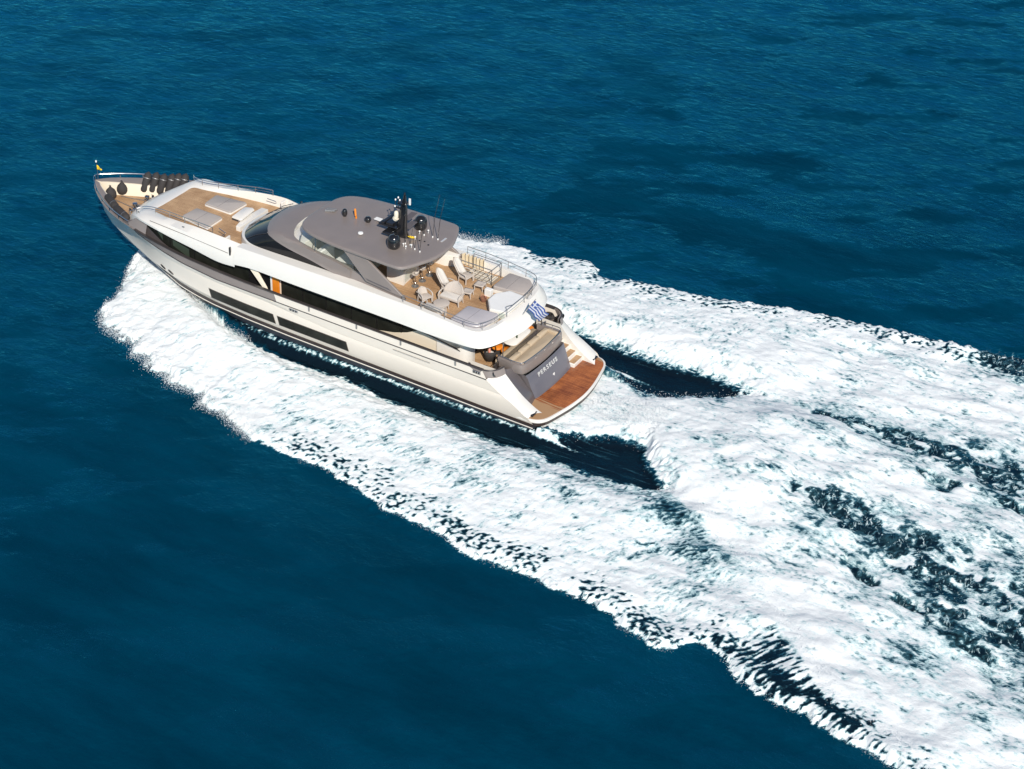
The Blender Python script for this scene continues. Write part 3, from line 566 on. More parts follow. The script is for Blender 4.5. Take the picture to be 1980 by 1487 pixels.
# hull windows: long dark panes let into the topsides, with a thin frame
def hull_patch(x0a, x0b, x1a, x1b, z0, z1, name, m, out=.012, parent=hull, side=1, n=24):
    rows = []
    for k_ in range(5):
        t = k_/4; z = z1*(1-t)+z0*t; xa = x0a*(1-t)+x0b*t; xb = x1a*(1-t)+x1b*t; r = []
        for j in range(n):
            x = xa+(xb-xa)*j/(n-1)
            tt = np.clip((z-.70)/(1.19-.70), 0, 1); ya = np.interp(x, LV['w2'][:, 0], LV['w2'][:, 1]); yb = np.interp(x, LV['w1'][:, 0], LV['w1'][:, 1])
            r.append((x, side*(ya*(1-tt)+yb*tt+out), z))
        rows.append(r)
    return part(MB().grid(rows), name, m, parent=parent)
for s in (1, -1):
    for xa, xb, xc, xd in ((22.72, 22.5, 18.05, 17.88), (17.68, 17.5, 13.0, 12.85)):
        f = hull_patch(xa+.06, xb+.08, xc-.05, xd-.07, .66, 1.235, 'hull_window', M['boot'], .008, side=s)
        hull_patch(xa, xb, xc, xd, .70, 1.19, 'pane', M['glass2'], .018, parent=f, side=s)
    for xa, xb in ((27.0, 26.75), (26.25, 25.95)):
        def ph(x, z):
            a = np.interp(x, LV['w2'][:, 0], LV['w2'][:, 1]); b_ = np.interp(x, LV['w1'][:, 0], LV['w1'][:, 1]); t = (z-.7)/.49; return a*(1-t)+b_*t+.015
        q = [((xa+xb)/2+.27*math.cos(t), .86+.075*math.sin(t)+.04*math.cos(t)) for t in np.linspace(0, 2*math.pi, 14, endpoint=False)]
        part(MB().add([(x, s*ph(x, z), z) for x, z in q], [tuple(range(14))]), 'porthole', M['glass'], parent=hull, smooth=0)
    # fairleads and vents in the strake
    for xc, zc, ww, hh in ((16.5, 2.02, .62, .15), (4.48, 2.42, .5, .17)):
        f = part(MB().box((xc, s*3.825, zc), (ww, .06, hh)), 'fairlead', M['steel'], parent=hull, bevel=.02)
        for k_ in (-1, 0, 1): part(MB().box((xc+k_*ww*.29, s*3.86, zc), (ww*.2, .02, hh*.6)), 'roller', M['black'], parent=f, bevel=.005)
    for xc in (12.2, 9.3, 5.8, 15.4):
        part(MB().box((xc, s*3.845, 2.50), (.09, .05, .26)), 'rail_bracket', M['chain'], bevel=.01)
    part(MB().tube([(x, s*3.85, 1.93) for x in np.linspace(7.4, 9.8, 6)], .022, 5), 'trim_line', M['steel'], parent=hull)
# stern: swim platform, wings, steps, transom
plat = full([(3.2, 3.70), (1.78, 3.74), (1.15, 3.68), (.74, 3.50), (.47, 3.1), (.27, 2.3), (.07, 1.3), (-.02, .5), (-.04, 0)])
plat = [tuple(q) for q in cat_rom(plat[1:-1], 70)]; plat = [(3.2, 3.6)]+plat+[(3.2, -3.6)]
pf = part(MB().prism(plat, .44, .60, .03), 'swim_platform', M['white'])
part(MB().prism([(x+.05, y*.985) for x, y in plat], .20, .45), 'rim', M['boot'], parent=pf)
tk = [(p[0]+.08 if p[0] < 2 else p[0], p[1]*.978) for p in plat]
part(MB().prism(tk, .56, .612), 'platform_deck', M['teakwet'], parent=pf)
for s in (1, -1):
    ol = [LV['kn'][0], LV['cre'][0], LV['w1'][0], LV['w2'][0]+[.05, 0, .0], (1.3, 3.45, .62)]
    inn = [(3.35, 2.9, 2.36), (2.75, 2.87, 1.75), (2.1, 2.86, 1.22), (1.4, 2.84, .80), (.98, 2.82, .62)]
    olr = idx_interp([(p[0]-.0, p[1], p[2]) for p in ol], 14); inr = idx_interp(inn, 14); rows = []
    for a, b_ in zip(olr, inr):
        a, b_ = np.array(a), np.array(b_)
        m1 = a*.85+b_*.15+[0, 0, .07]; m2 = a*.5+b_*.5+[0, 0, .10]; m3 = a*.1+b_*.9+[0, 0, .03]
        dn = b_.copy(); dn[2] = .6; d2 = dn.copy(); d2[0] += 0
        rows.append([(q[0], s*q[1], q[2]) for q in (a, m1, m2, m3, b_, dn)])
    wg = part(MB().grid(rows), 'stern_wing', M['white'], smooth=40)
    part(MB().grid([[(3.35, s*2.9, 2.36), (3.35, s*2.9, .6)], [(5.4, s*2.95, 2.36), (5.4, s*2.95, .6)]]), 'wing_side', M['white'], parent=wg)
    part(MB().box((1.3, s*3.25, .70), (.28, .5, .10)), 'cleat_recess', M['black'], parent=wg, bevel=.02)
    # taupe quarter panel curling in from the end of the bulwark, with a hawse hole
    q = cat_rom([(5.1, 3.80, 0), (4.2, 3.80, 0), (3.72, 3.62, 0), (3.45, 3.25, 0), (3.36, 2.9, 0)], 22)
    top = [(p[0], s*p[1], 2.66) for p in q]; bot = [(p[0]-.12*(k_ > 5), s*(p[1]+.005), 2.2+.10*(k_/21)) for k_, p in enumerate(q)]
    ti = [(p[0]+.13*(k_/21)**.5, s*(p[1]-.13*(1-k_/21)), 2.66) for k_, p in enumerate(q)]; bi = [(p[0], p[1], 1.6) for p in ti]
    qp = part(MB().grid([bot, top, ti, bi]), 'quarter_panel', M['grey'])
    part(MB().lathe([(0, 0), (.17, 0), (.17, .03), (.12, .05)], n=14), 'hawse_hole', M['black'], parent=qp).matrix_local = Matrix.Translation((3.62, s*3.45, 2.45)) @ Matrix.Rotation(R(-60), 4, 'Y') @ Matrix.Rotation(R(20*s), 4, 'X') @ Matrix.Diagonal((1, 1.5, 1, 1))
    part(MB().tube([(p[0], p[1], 2.69) for p in top], .045, 6), 'quarter_rail', M['dk'], parent=qp)
    # steps between wing and transom block
    if s > 0: part(MB().grid([[tuple(p) for p in idx_interp([(3.6, 2.9, 2.38), (3.0, 2.86, 1.95), (2.4, 2.85, 1.42), (1.9, 2.84, 1.05), (1.75, 2.83, .6)], 12)], [tuple(p) for p in idx_interp([(3.3, 2.1, 2.2), (2.9, 2.0, 1.75), (2.5, 1.95, 1.3), (2.15, 1.92, .95), (1.98, 1.88, .6)], 12)]]), 'port_fairing', M['greydark'], smooth=50)
    for k_ in range(5 if s < 0 else 0):
        x0 = 1.75+.42*k_; z0 = .60+.235*(k_+1)
        stp = part(MB().box((x0+1.0, s*2.38, z0/2+.3), (2.0, .98, z0-.6)), 'step', M['white'], bevel=.02)
        part(MB().box((x0+.22, s*2.38, z0+.008), (.34, .86, .02)), 'tread', M['teak'], parent=stp)
# transom block
def trap(x0, x1, yh0, yh1): return [(x1, yh1), (x0+.15, yh0), (x0, yh0-.18), (x0-.06, 0), (x0, -yh0+.18), (x0+.15, -yh0), (x1, -yh1)]
tr = MB(); lows = []
prof = [(1.92, .60, 1.88), (2.0, .78, 1.90), (2.22, 1.25, 1.93), (2.42, 1.75, 1.95), (2.52, 1.93, 2.0)]
rows = []
for x, z, yh in prof:
    rows.append([(x+.03 if abs(t) > .99 else x-.10*(1-t*t), t*yh, z) for t in np.linspace(-1, 1, 15)])
blk = part(MB().grid(rows), 'transom_block', M['transom'], smooth=30)
rows = []
for x, z, yh in prof: rows.append([(x+.03, yh, z), (4.2, 1.9, z)])
part(MB().grid(rows), 'side_panel', M['greydark'], parent=blk); part(MB().grid([[(a[0], -a[1], a[2]) for a in r] for r in rows]), 'side_panel', M['greydark'], parent=blk)
rimo = cat_rom([(4.25, 2.10, 0), (3.3, 2.16, 0), (2.85, 2.12, 0), (2.66, 1.9, 0), (2.56, 1.2, 0), (2.5, 0, 0), (2.56, -1.2, 0), (2.66, -1.9, 0), (2.85, -2.12, 0), (3.3, -2.16, 0), (4.25, -2.10, 0)], 60)
rows = [[(p[0], p[1]*.97, 1.93) for p in rimo], [(p[0]-.03, p[1]*1.01, 2.05) for p in rimo], [(p[0], p[1], 2.52) for p in rimo], [(p[0]+.15*(abs(p[1]) < 2.0), p[1]*.93, 2.54) for p in rimo], [(p[0]+.15*(abs(p[1]) < 2.0), p[1]*.93, 2.2) for p in rimo]]
part(MB().grid(rows), 'upper_surround', M['grey'], parent=blk, smooth=40)
part(MB().prism([(p[0], p[1]*.95) for p in rimo], 1.93, 2.2), 'surround_base', M['greydark'], parent=blk)
# inset garage door outline and lettering
part(MB().grid([[(x-.012-.10*(1-t*t*.8), t*yh*.83, z) for t in np.linspace(-1, 1, 15)] for x, z, yh in ((1.965, .72, 1.9), (2.22, 1.25, 1.93), (2.27, 1.36, 1.93))]), 'garage_door', M['transom'], parent=blk)
def lettering(txt, size, mat_, name, parent, xy, zc, tilt, sx=1.25, ext=.012):
    cu = bpy.data.curves.new(name, 'FONT'); cu.body = txt; cu.size = size; cu.align_x = 'CENTER'; cu.align_y = 'CENTER'; cu.extrude = ext; cu.space_character = 1.35; cu.offset = .008
    o = bpy.data.objects.new(name, cu); col.objects.link(o); dg = bpy.context.evaluated_depsgraph_get()
    me = bpy.data.meshes.new_from_object(o.evaluated_get(dg)); bpy.data.objects.remove(o); bpy.data.curves.remove(cu)
    me.materials.clear(); me.materials.append(mat_); q = bpy.data.objects.new(name, me); col.objects.link(q); q.parent = parent
    # letters read upright from astern: their x runs towards starboard (-y), their y up the sloping panel
    ux = Vector((0, -1, 0)); uy = Vector((math.cos(tilt), 0, math.sin(tilt))); uz = ux.cross(uy)
    m4 = Matrix((ux*sx, uy, uz)).transposed().to_4x4(); m4.translation = (xy[0], xy[1], zc); q.matrix_local = m4; return q
lettering('PERSEUS', .33, M['letter'], 'nameplate', blk, (2.265, .17), 1.62, R(69))
part(MB().box((2.02, -.12, 1.12), (.03, .15, .09)).box((1.99, -.12, 1.06), (.03, .05, .06)), 'emblem', M['whitep'], parent=blk)
# decks
part(MB().prism(full([(3.3, 2.2), (3.4, 3.1), (4.2, 3.62), (12, 3.66), (18, 3.6), (21, 3.4), (24, 3.0), (26, 2.6), (26, 0)]), 1.40, 1.50), 'main_deck', M['teak'])
bd = [(p[0]-.12, max((tb(p[0], BK)+tb(p[0], BC))/2-.27, .03), 0) for p in LV['top'] if p[0] > 27.5 and p[0] < 33.7]; bd = bd[::2]
part(MB().prism([(27.5, 0)]+[(27.5, bd[0][1])]+[(p[0], p[1]) for p in bd]+[(33.6, 0)]+[(p[0], -p[1]) for p in reversed(bd)]+[(27.5, -bd[0][1])], 2.2, 2.32), 'bow_deck', M['teak'])
# saloon walls: inner house side
HW = [(6.3, 2.75), (8, 2.85), (14, 2.88), (20, 2.92), (24, 3.02), (26.5, 3.0), (28.2, 2.75), (28.9, 2.3)]
def wall(x0, x1, z0, z1, m, name, off=0, n=30, parent=YA_, side=1):
    xs = np.linspace(x0, x1, n); f0 = z0 if callable(z0) else (lambda x: z0); f1 = z1 if callable(z1) else (lambda x: z1)
    return part(MB().grid([[(x, side*(tb(x, HW)+off), f0(x)) for x in xs], [(x, side*(tb(x, HW)+off), f1(x)) for x in xs]]), name, m, parent=parent)
WT = [(19.3, 3.52), (19.8, 3.2), (20, 3.12), (21.8, 3.18), (24.1, 3.42), (26.4, 3.62), (28.2, 3.80), (28.9, 3.78)]
for s in (1, -1):
    hs = wall(6.3, 20.2, 1.45, 3.52, M['cream'], 'house_side', side=s)
    hg = wall(20.2, 28.9, lambda x: tb(x, [(20, 1.45), (24, 1.75), (26.5, 2.35), (28.9, 2.7)]), lambda x: tb(x, WT)-.02, M['greydark'], 'house_side', side=s)
    top = lambda x: tb(x, WT)-.04
    bot = lambda x: tb(x, [(20.2, 1.9), (22.4, 2.05), (25.05, 2.2), (26.6, 2.80), (27.7, 3.28), (28.25, 3.7)])
    g = wall(20.0, 28.25, bot, top, M['glass2'], 'cabin_window', off=.03, side=s, n=40)
    for xx in (22.3, 24.1, 25.9): part(MB().box((xx, s*(tb(xx, HW)+.05), (top(xx)+bot(xx))/2), (.05, .02, top(xx)-bot(xx))), 'mullion', M['black'], parent=g)
    # a pale curtain bay seen behind the forward panes
    for xa, xb, za, zb in ((24.5, 25.7, 2.45, 2.95), (26.45, 26.9, 3.0, 3.4)):
        part(MB().grid([[(xa, s*(tb(xa, HW)+.045), za-.1), (xb, s*(tb(xb, HW)+.045), za+.35)], [(xa, s*(tb(xa, HW)+.045), zb), (xb, s*(tb(xb, HW)+.045), zb+.25)]]), 'blind', mat('green_blind', (.045, .062, .045), .4), parent=g)
    # aft saloon glass with a swept lower corner
    zt = lambda x: 3.53
    zb = lambda x: tb(x, [(8.35, 3.5), (8.8, 3.0), (9.5, 2.62), (10.4, 2.3), (11.4, 2.1), (12.5, 1.98), (19.2, 1.9)])
    g = wall(8.35, 18.0, zb, zt, M['glass2'], 'saloon_window', off=.03, side=s, n=50)
    for xx in (9.9, 11.5, 13.2, 14.9, 16.5): part(MB().box((xx, s*(tb(xx, HW)+.05), (3.5+zb(xx))/2), (.05, .02, 3.5-zb(xx))), 'mullion', M['black'], parent=g)
    part(MB().grid([[(x, s*(tb(x, HW)+.04), 3.02) for x in (10.4, 13.1)], [(x, s*(tb(x, HW)+.04), 3.32) for x in (10.4, 13.1)]]), 'blind', mat('grey_blind', (.05, .052, .048), .4), parent=g)
    part(MB().grid([[(x, s*(tb(x, HW)+.04), 2.95) for x in (13.3, 16.4)], [(x, s*(tb(x, HW)+.04), 3.3) for x in (13.3, 16.4)]]), 'blind', mat('grey_blind', (.05, .05, .046), .4), parent=g)
    dd = part(MB().box((18.33, s*2.98, 2.55), (.46, .10, 1.75)), 'varnished_door', M['orange'], bevel=.02)
    part(MB().box((18.62, s*2.99, 2.55), (.09, .12, 1.75)), 'jamb', M['whitep'], parent=dd)
    part(MB().box((19.5, s*2.98, 2.5), (1.5, .05, 1.7)), 'side_door', M['glass'], bevel=.02)
    # white and steel raked strut bridging roof band and bulwark
    a, b_, c_, d_ = (19.95, 3.2, 3.2), (19.45, 3.3, 3.55), (18.35, 3.72, 2.45), (17.75, 3.84, 2.2)
    sr = MB().grid([[(19.75+dx, s*(3.3+dy), 3.42) , (18.75+dx*.6, s*(3.55+dy), 2.66), (18.0+dx*.3, s*(3.86+dy*.3), 2.1)] for dx, dy in ((-.28, 0), (.28, 0), (.28, -.1), (-.28, -.1))], closev=True)
    part(sr, 'raked_strut', M['steel'] if False else M['cream'], bevel=.02)
    # dark gusset running down aft under the overhang
    part(MB().grid([[(8.6, s*3.42, 3.52), (6.3, s*2.9, 2.75)], [(8.3, s*3.42, 3.42), (6.1, s*2.9, 2.66)]]), 'gusset_edge', M['black'], solid=.04)
    part(MB().add([(8.6, s*3.40, 3.50), (6.3, s*2.88, 2.74), (5.2, s*3.1, 3.50)], [(0, 1, 2)]), 'gusset', M['white'], solid=.05)
    # cockpit coaming: curved white aft end of the deckhouse
    part(MB().grid([[(p[0], s*p[1], z) for p in cat_rom([(7.6, 2.9, 0), (6.5, 2.86, 0), (5.95, 2.7, 0), (5.75, 2.3, 0), (5.8, 1.9, 0)], 14)] for z in (1.45, 2.2, 3.1)]), 'corner_fairing', M['white'])
part(MB().box((6.4, 0, 2.5), (.1, 5.4, 2.1)), 'saloon_bulkhead', M['greydark'])
part(MB().box((6.33, 0, 2.45), (.04, 3.4, 1.8)), 'saloon_door', M['glass'])
# superstructure ring: foredeck sides, flybridge coaming, aft overhang
ST = [  # innerTop, outerTop, mid, outerBottom
 ((20.9, 2.62, 4.33), (20.9, 3.1, 4.30), (20.9, 3.42, 3.95), (20.9, 3.5, 3.35)),
 ((19.5, 2.62, 4.42), (19.5, 3.2, 4.40), (19.5, 3.46, 4.0), (19.5, 3.52, 3.50)),
 ((17, 2.62, 4.50), (17, 3.25, 4.47), (17, 3.48, 4.05), (17, 3.55, 3.50)),
 ((13.5, 2.66, 4.58), (13.5, 3.27, 4.57), (13.5, 3.48, 4.1), (13.5, 3.55, 3.50)),
 ((10, 2.95, 4.62), (10, 3.28, 4.62), (10, 3.48, 4.1), (10, 3.55, 3.50)),
 ((8, 3.0, 4.58), (8, 3.28, 4.58), (8, 3.47, 4.1), (8, 3.54, 3.48)),
 ((6.5, 3.03, 4.48), (6.5, 3.27, 4.48), (6.4, 3.46, 4.05), (6.3, 3.52, 3.50)),
 ((5.45, 2.95, 4.38), (5.2, 3.17, 4.38), (4.98, 3.38, 4.0), (4.85, 3.46, 3.58)),
 ((4.98, 2.6, 4.35), (4.72, 2.78, 4.35), (4.42, 2.95, 3.95), (4.28, 3.0, 3.62)),
 ((4.72, 2.0, 4.34), (4.48, 2.05, 4.34), (4.1, 2.1, 3.92), (3.92, 2.1, 3.62)),
 ((4.6, 1.0, 4.33), (4.4, 1.0, 4.33), (3.9, 1.0, 3.9), (3.68, 1.0, 3.6)),
 ((4.55, 0, 4.33), (4.37, 0, 4.33), (3.83, 0, 3.9), (3.58, 0, 3.6))]
def lane(k_, n=56):
    h = [s_[k_] for s_ in ST]; f = full(h); return [tuple(q) for q in idx_interp(f, 2*n-1)]
iT, oT, oM, oB = lane(0), lane(1), lane(2), lane(3)
iB = [(p[0]+(.06 if p[0] < 5 else 0), p[1]*.985, 4.04) for p in iT]; sB = [(min(p[0]+.5, 20.9) if p[0] < 6 else p[0], p[1]*.85, 3.44) for p in oB]
ring = part(MB().grid([iB, iT, oT, oM, oB, sB]), 'upper_deck_band', M['white'], smooth=42)
part(MB().prism([(p[0], p[1]*1.0) for p in iB[6:-6]]+[(19.3, -2.6), (19.3, 2.6)], 3.5, 4.05), 'flybridge_deck', M['teak'])
part(MB().prism([(p[0]+.3, p[1]*.9) for p in iB]+[(20.9, -2.4), (20.9, 2.4)], 3.42, 3.52), 'soffit', M['white'])
# foredeck shell
FD = [  # teak edge, top edge, knee, window-top edge
 ((20.8, 2.68, 3.75), (20.85, 2.78, 4.33), (20.85, 3.2, 4.12), (20.85, 3.46, 3.3)),
 ((22.2, 2.72, 3.75), (22.2, 2.84, 4.42), (22.2, 3.22, 4.05), (22.2, 3.40, 3.2)),
 ((24.1, 2.52, 3.75), (24.1, 2.62, 4.30), (24.1, 3.12, 4.05), (24.1, 3.34, 3.42)),
 ((25.7, 2.25, 3.75), (25.7, 2.37, 4.08), (25.7, 2.95, 4.00), (25.7, 3.26, 3.56)),
 ((27.3, 1.9, 3.75), (27.3, 2.15, 3.90), (27.3, 2.75, 3.92), (27.4, 3.12, 3.72)),
 ((28.12, 1.72, 3.75), (28.17, 1.95, 3.80), (28.4, 2.5, 3.82), (28.55, 2.85, 3.72)),
 ((28.16, .9, 3.75), (28.3, .95, 3.78), (29.0, 1.5, 3.68), (29.7, 1.9, 3.2)),
 ((28.16, 0, 3.75), (28.32, 0, 3.78), (29.2, 0, 3.65), (30.1, 0, 3.1))]
def lane2(k_, n=40): return [tuple(q) for q in idx_interp(full([s_[k_] for s_ in FD]), 2*n-1)]
f0, f1, f2, f3 = lane2(0), lane2(1), lane2(2), lane2(3)
f4 = [(p[0]+.75*max(0, min(1, (p[0]-28.7)/.9)), p[1], p[2]-.12-max(0, min(1, (p[0]-28.75)/.5))*(p[2]-2.42)) for p in f3]
cr_ = part(MB().grid([f0, f1, f2, f3, f4]), 'coachroof', M['white'], smooth=45)
part(MB().prism([(p[0], p[1]) for p in f0]+[(20.3, -2.68), (20.3, 2.68)], 3.55, 3.755), 'foredeck', M['teak'])
for s in (1, -1):
    part(MB().tube([(27.4, s*2.98, 3.86), (24.5, s*3.16, 3.88), (21.4, s*3.32, 3.83)], .016, 4), 'drip_groove', M['dk'], parent=cr_)
    part(MB().box((21.25, s*3.3, 4.0), (.07, .12, .5)), 'scupper', M['black'], parent=cr_)
    part(MB().box((22.0, s*2.62, 4.05), (.10, .5, .62)), 'bulwark_end', M['white'], parent=cr_, bevel=.03)
    for xx, yy in ((25.0, 2.85), (22.6, 2.98)): part(MB().box((xx, s*yy, 4.16), (.16, .07, .02)), 'deck_filler', M['chain'], parent=cr_, bevel=.008)
for s in (1, -1):
    la = [(27.7, s*2.86, 3.66), (28.2, s*2.84, 3.66), (28.6, s*2.82, 3.58), (29.0, s*2.68, 3.30), (29.4, s*2.45, 2.95)]
    lb = [(x, s*(tb(x, BS)-.10), tb(x, TOP)+.01) for x in (27.6, 28.2, 28.8, 29.3, 29.75)]
    part(MB().grid([la, lb]), 'corner_panel', M['grey'])
# wheelhouse
WB = [(21.95, 0), (21.88, .7), (21.62, 1.45), (21.1, 2.1), (20.3, 2.52), (19, 2.63), (17, 2.65), (15.5, 2.66), (14.3, 2.68), (13.4, 2.7)]
WZ = [4.3, 4.3, 4.32, 4.36, 4.40, 4.44, 4.5, 4.5, 4.5, 4.5]
BE = [(20.2, 0, 5.36), (20.14, .8, 5.35), (19.85, 1.55, 5.33), (19.4, 2.15, 5.31), (18.7, 2.5, 5.25), (17.6, 2.66, 5.10), (16.2, 2.7, 4.93), (15.2, 2.72, 4.75), (14.2, 2.72, 4.56), (13.4, 2.72, 4.50)]
OP = [(18.5, 0, 5.52), (18.4, .85, 5.53), (18.15, 1.5, 5.55), (17.75, 2.1, 5.56), (17.2, 2.42, 5.56), (16.4, 2.5, 5.46), (15.6, 2.52, 5.36), (14.8, 2.53, 5.30), (14.0, 2.54, 5.18), (13.4, 2.55, 5.0)]
def fl(p, n=40): q = [tuple(a) for a in idx_interp([tuple(a) for a in p], n)]; return [(a[0], -a[1], a[2]) for a in reversed(q[1:])]+q
wb = fl([(a[0], a[1], z) for a, z in zip(WB, WZ)]); be = fl(BE); op = fl(OP)
w0 = [(p[0]+.30*max(0, min(1, (p[0]-19.5)/2)), p[1]*1.0, 3.72) for p in wb]; w1 = [(p[0]+.22*max(0, min(1, (p[0]-19.5)/2)), p[1]*1.0, p[2]-.06) for p in wb]
wh = part(MB().grid([w0, w1, [(p[0], p[1], p[2]) for p in wb]]), 'wheelhouse', M['white'], smooth=40)
ws = part(MB().grid([wb, [(a[0]*.5+b_[0]*.5+.06, a[1]*.5+b_[1]*.5, a[2]*.5+b_[2]*.5+.04) for a, b_ in zip(wb, be)], be]), 'windscreen', M['glass'], parent=wh, smooth=50)
for k_ in (39-14, 39-5, 39+5, 39+14):
    a, b_ = Vector(wb[k_]), Vector(be[k_]); part(MB().tube([a+Vector((.03, 0, .02)), (a+b_)/2+Vector((.08, 0, .07)), b_+Vector((.02, 0, .02))], .014, 4), 'screen_joint', M['dk'], parent=ws)
for y_ in (-1.2, -.2, .9):
    a = Vector((21.75-.12*abs(y_), y_, 4.42)); d_ = Vector((20.75-.1*abs(y_), y_-.55, 4.98)); part(MB().tube([a, (a+d_)/2+Vector((.05, 0, .08)), d_], .022, 5), 'wiper', M['black'], parent=ws)
lip = [(p[0]+.05*(p[0] > 19), p[1]*1.012, p[2]-.04) for p in be]
be2 = [(a[0]*.55+b_[0]*.45, a[1]*.62+b_[1]*.38, max(a[2], b_[2])-.0+.03) for a, b_ in zip(be, op)]
be1 = [(a[0]*.9+b_[0]*.1, a[1]*.97+b_[1]*.03, a[2]*.75+b_[2]*.25+.02) for a, b_ in zip(be, op)]
opi = [(p[0]-.06, p[1]*.95, p[2]+.0) for p in op]; opd = [(p[0]-.25, p[1]*.93, 4.3) for p in op]
br = part(MB().grid([lip, be, be1, be2, op, opi]), 'brow', M['grey'], smooth=50)
part(MB().grid([opi, opd]), 'brow_lining', M['white'], parent=br)
# dark low band aft of the brow: coaming that carries the struts
for s in (1, -1):
    c0 = [(13.45, 2.72, 4.50), (12.6, 2.74, 4.45), (11.2, 2.8, 4.40), (9.75, 2.88, 4.4)]; c1_ = [(13.45, 2.55, 5.05), (12.6, 2.57, 4.86), (11.2, 2.64, 4.72), (9.75, 2.8, 4.62)]; c2_ = [(13.45, 2.4, 5.0), (12.6, 2.42, 4.8), (11.2, 2.5, 4.68), (9.75, 2.7, 4.6)]; c3_ = [(p[0], p[1], 4.05) for p in c2_]
    part(MB().grid([[(p[0], s*p[1], p[2]) for p in l_] for l_ in (c0, c1_, c2_, c3_)]), 'coaming', M['grey'], smooth=40)
    q = [(13.95, 6.32), (12.55, 6.34), (9.72, 4.62), (12.25, 4.84)]
    vs = [(x, s*(2.58+dy+.12*(z < 5)), z) for dy in (0, .14) for x, z in q]
    stt = part(MB().add(vs, [(3, 2, 1, 0), (4, 5, 6, 7), (0, 1, 5, 4), (1, 2, 6, 5), (2, 3, 7, 6), (3, 0, 4, 7)]), 'hardtop_strut', M['grey'], bevel=.03)
    # inset darker triangle in the strut
    tri = [(12.85, 5.35), (11.9, 5.35), (10.55, 4.80), (12.15, 4.95)]
    part(MB().add([(x, s*(2.58+.145+.12*(z < 5)+.004), z) for x, z in tri], [(0, 1, 2, 3)]), 'strut_inlay', M['greydark'], parent=stt)
    # clear side screens
    sc_ = part(MB().grid([[(17.1, s*2.40, 5.56), (15.9, s*2.5, 5.40), (14.6, s*2.52, 5.28), (13.2, s*2.54, 4.98)], [(16.9, s*2.36, 6.2), (15.9, s*2.44, 6.28), (14.6, s*2.5, 6.28), (13.7, s*2.54, 6.25)]]), 'side_screen', M['clear'])
    for a, b_ in (((17.0, 2.42, 5.56), (16.86, 2.36, 6.2)), ((15.9, 2.52, 5.40), (15.85, 2.44, 6.30))): part(MB().tube([(a[0], s*a[1], a[2]), (b_[0], s*b_[1], b_[2])], .028, 6), 'screen_post', M['steel'], parent=sc_)
# helm and forward flybridge fittings
part(MB().prism([(18.2, -1.9), (18.2, 1.7), (17.6, 2.2), (16.9, 2.25), (16.75, -.2), (17.0, -2.1)], 4.05, 5.40, .06), 'helm_console', M['white'])
part(MB().prism([(19.2, -2.3), (19.2, 2.3), (13.4, 2.5), (13.4, -2.5)], 4.02, 4.12), 'helm_floor', M['cream'])
part(MB().box((16.05, 1.55, 4.55), (.55, 1.4, .9)).box((15.82, 1.55, 5.05), (.16, 1.4, .35)), 'helm_seat', M['whitep'], bevel=.06)
part(MB().box((16.05, -1.1, 4.55), (.55, 1.4, .9)).box((15.82, -1.1, 5.05), (.16, 1.4, .35)), 'helm_seat', M['cushion'], bevel=.06)
part(MB().box((14.4, 1.2, 4.78), (1.3, 1.1, .06)).box((14.4, 1.2, 4.4), (.2, .2, .7)), 'dinette_table', M['whitep'], bevel=.01)
part(MB().box((14.0, 2.15, 4.35), (2.2, .5, .55)).box((14.0, 2.38, 4.75), (2.2, .14, .35)), 'dinette_seat', M['cushion'], bevel=.05)
part(MB().box((13.3, -.9, 4.35), (3.4, .6, .6)), 'side_cabinet', M['cream'], bevel=.03)
# hardtop
HT = full([(9.95, 2.80), (9.62, 2.62), (9.35, 1.9), (9.12, 1.1), (9.06, 0)])
HTf = [(17.45, 0), (17.43, 1.0), (17.33, 1.6), (17.05, 2.08), (16.55, 2.4), (15.8, 2.62), (14.5, 2.80), (13, 2.86), (11.5, 2.88), (10.4, 2.88), (10.05, 2.82), (9.85, 2.62), (9.62, 2.2), (9.2, 1.2), (9.07, .6), (9.04, 0)]
hf = [tuple(q) for q in cat_rom([(a[0], a[1], 0) for a in HTf], 60)]; ho = [(p[0], p[1]) for p in hf]+[(p[0], -p[1]) for p in reversed(hf[1:-1])]
def lvl(inset, z, crown=0):
    r = []
    for x, y in ho:
        d_ = math.hypot(x-13.2, y*1.4); k_ = 1-inset/max(.3, math.hypot(x-13.2, y)); r.append((13.2+(x-13.2)*k_, y*k_, z))
    return r
rows = [lvl(.5, 6.22), lvl(.12, 6.24), lvl(.0, 6.30), lvl(.0, 6.40), lvl(.04, 6.44), lvl(.14, 6.455)]
for f_ in (.8, .6, .4, .2, .02): rows.append([(13.2+(x-13.2)*f_, y*f_, 6.455+.03*(1-f_*f_)) for x, y in [(a[0], a[1]) for a in lvl(.14, 0)]])
hb = MB(); hb.grid(rows, closeu=True); o_ = len(hb.v); hb.f.append(tuple(range(o_-len(ho), o_))); hb.mi.append(0)
ht = part(hb, 'hardtop', M['grey'], smooth=40)
part(MB().prism([(p[0], p[1]) for p in lvl(.55, 0)], 6.16, 6.22), 'ceiling_panel', M['cream'], parent=ht)
part(MB().box((9.75, -.95, 6.47), (.10, .5, .02)), 'logo_plate', M['letter'], parent=ht)
def dome(x, y, r, h, name='radome', m='black', z=6.47):
    g_ = part(MB().lathe([(0, z+.0), (r*.7, z), (r*.72, z+.06), (r*.93, z+.10), (r, z+.22*h+.08), (r, z+.45*h+.08), (r*.96, z+.62*h+.08), (r*.82, z+.80*h+.08), (r*.55, z+.94*h+.08), (r*.2, z+h+.07), (0.001, z+h+.08)], (x, y, 0), 26), name, M[m], parent=ht, smooth=60)
    part(MB().lathe([(r*.6, 6.46), (r*.66, 6.47), (r*.66, 6.50), (r*.5, 6.52)], (x, y, 0), 20), 'ring', M['chain'], parent=g_)
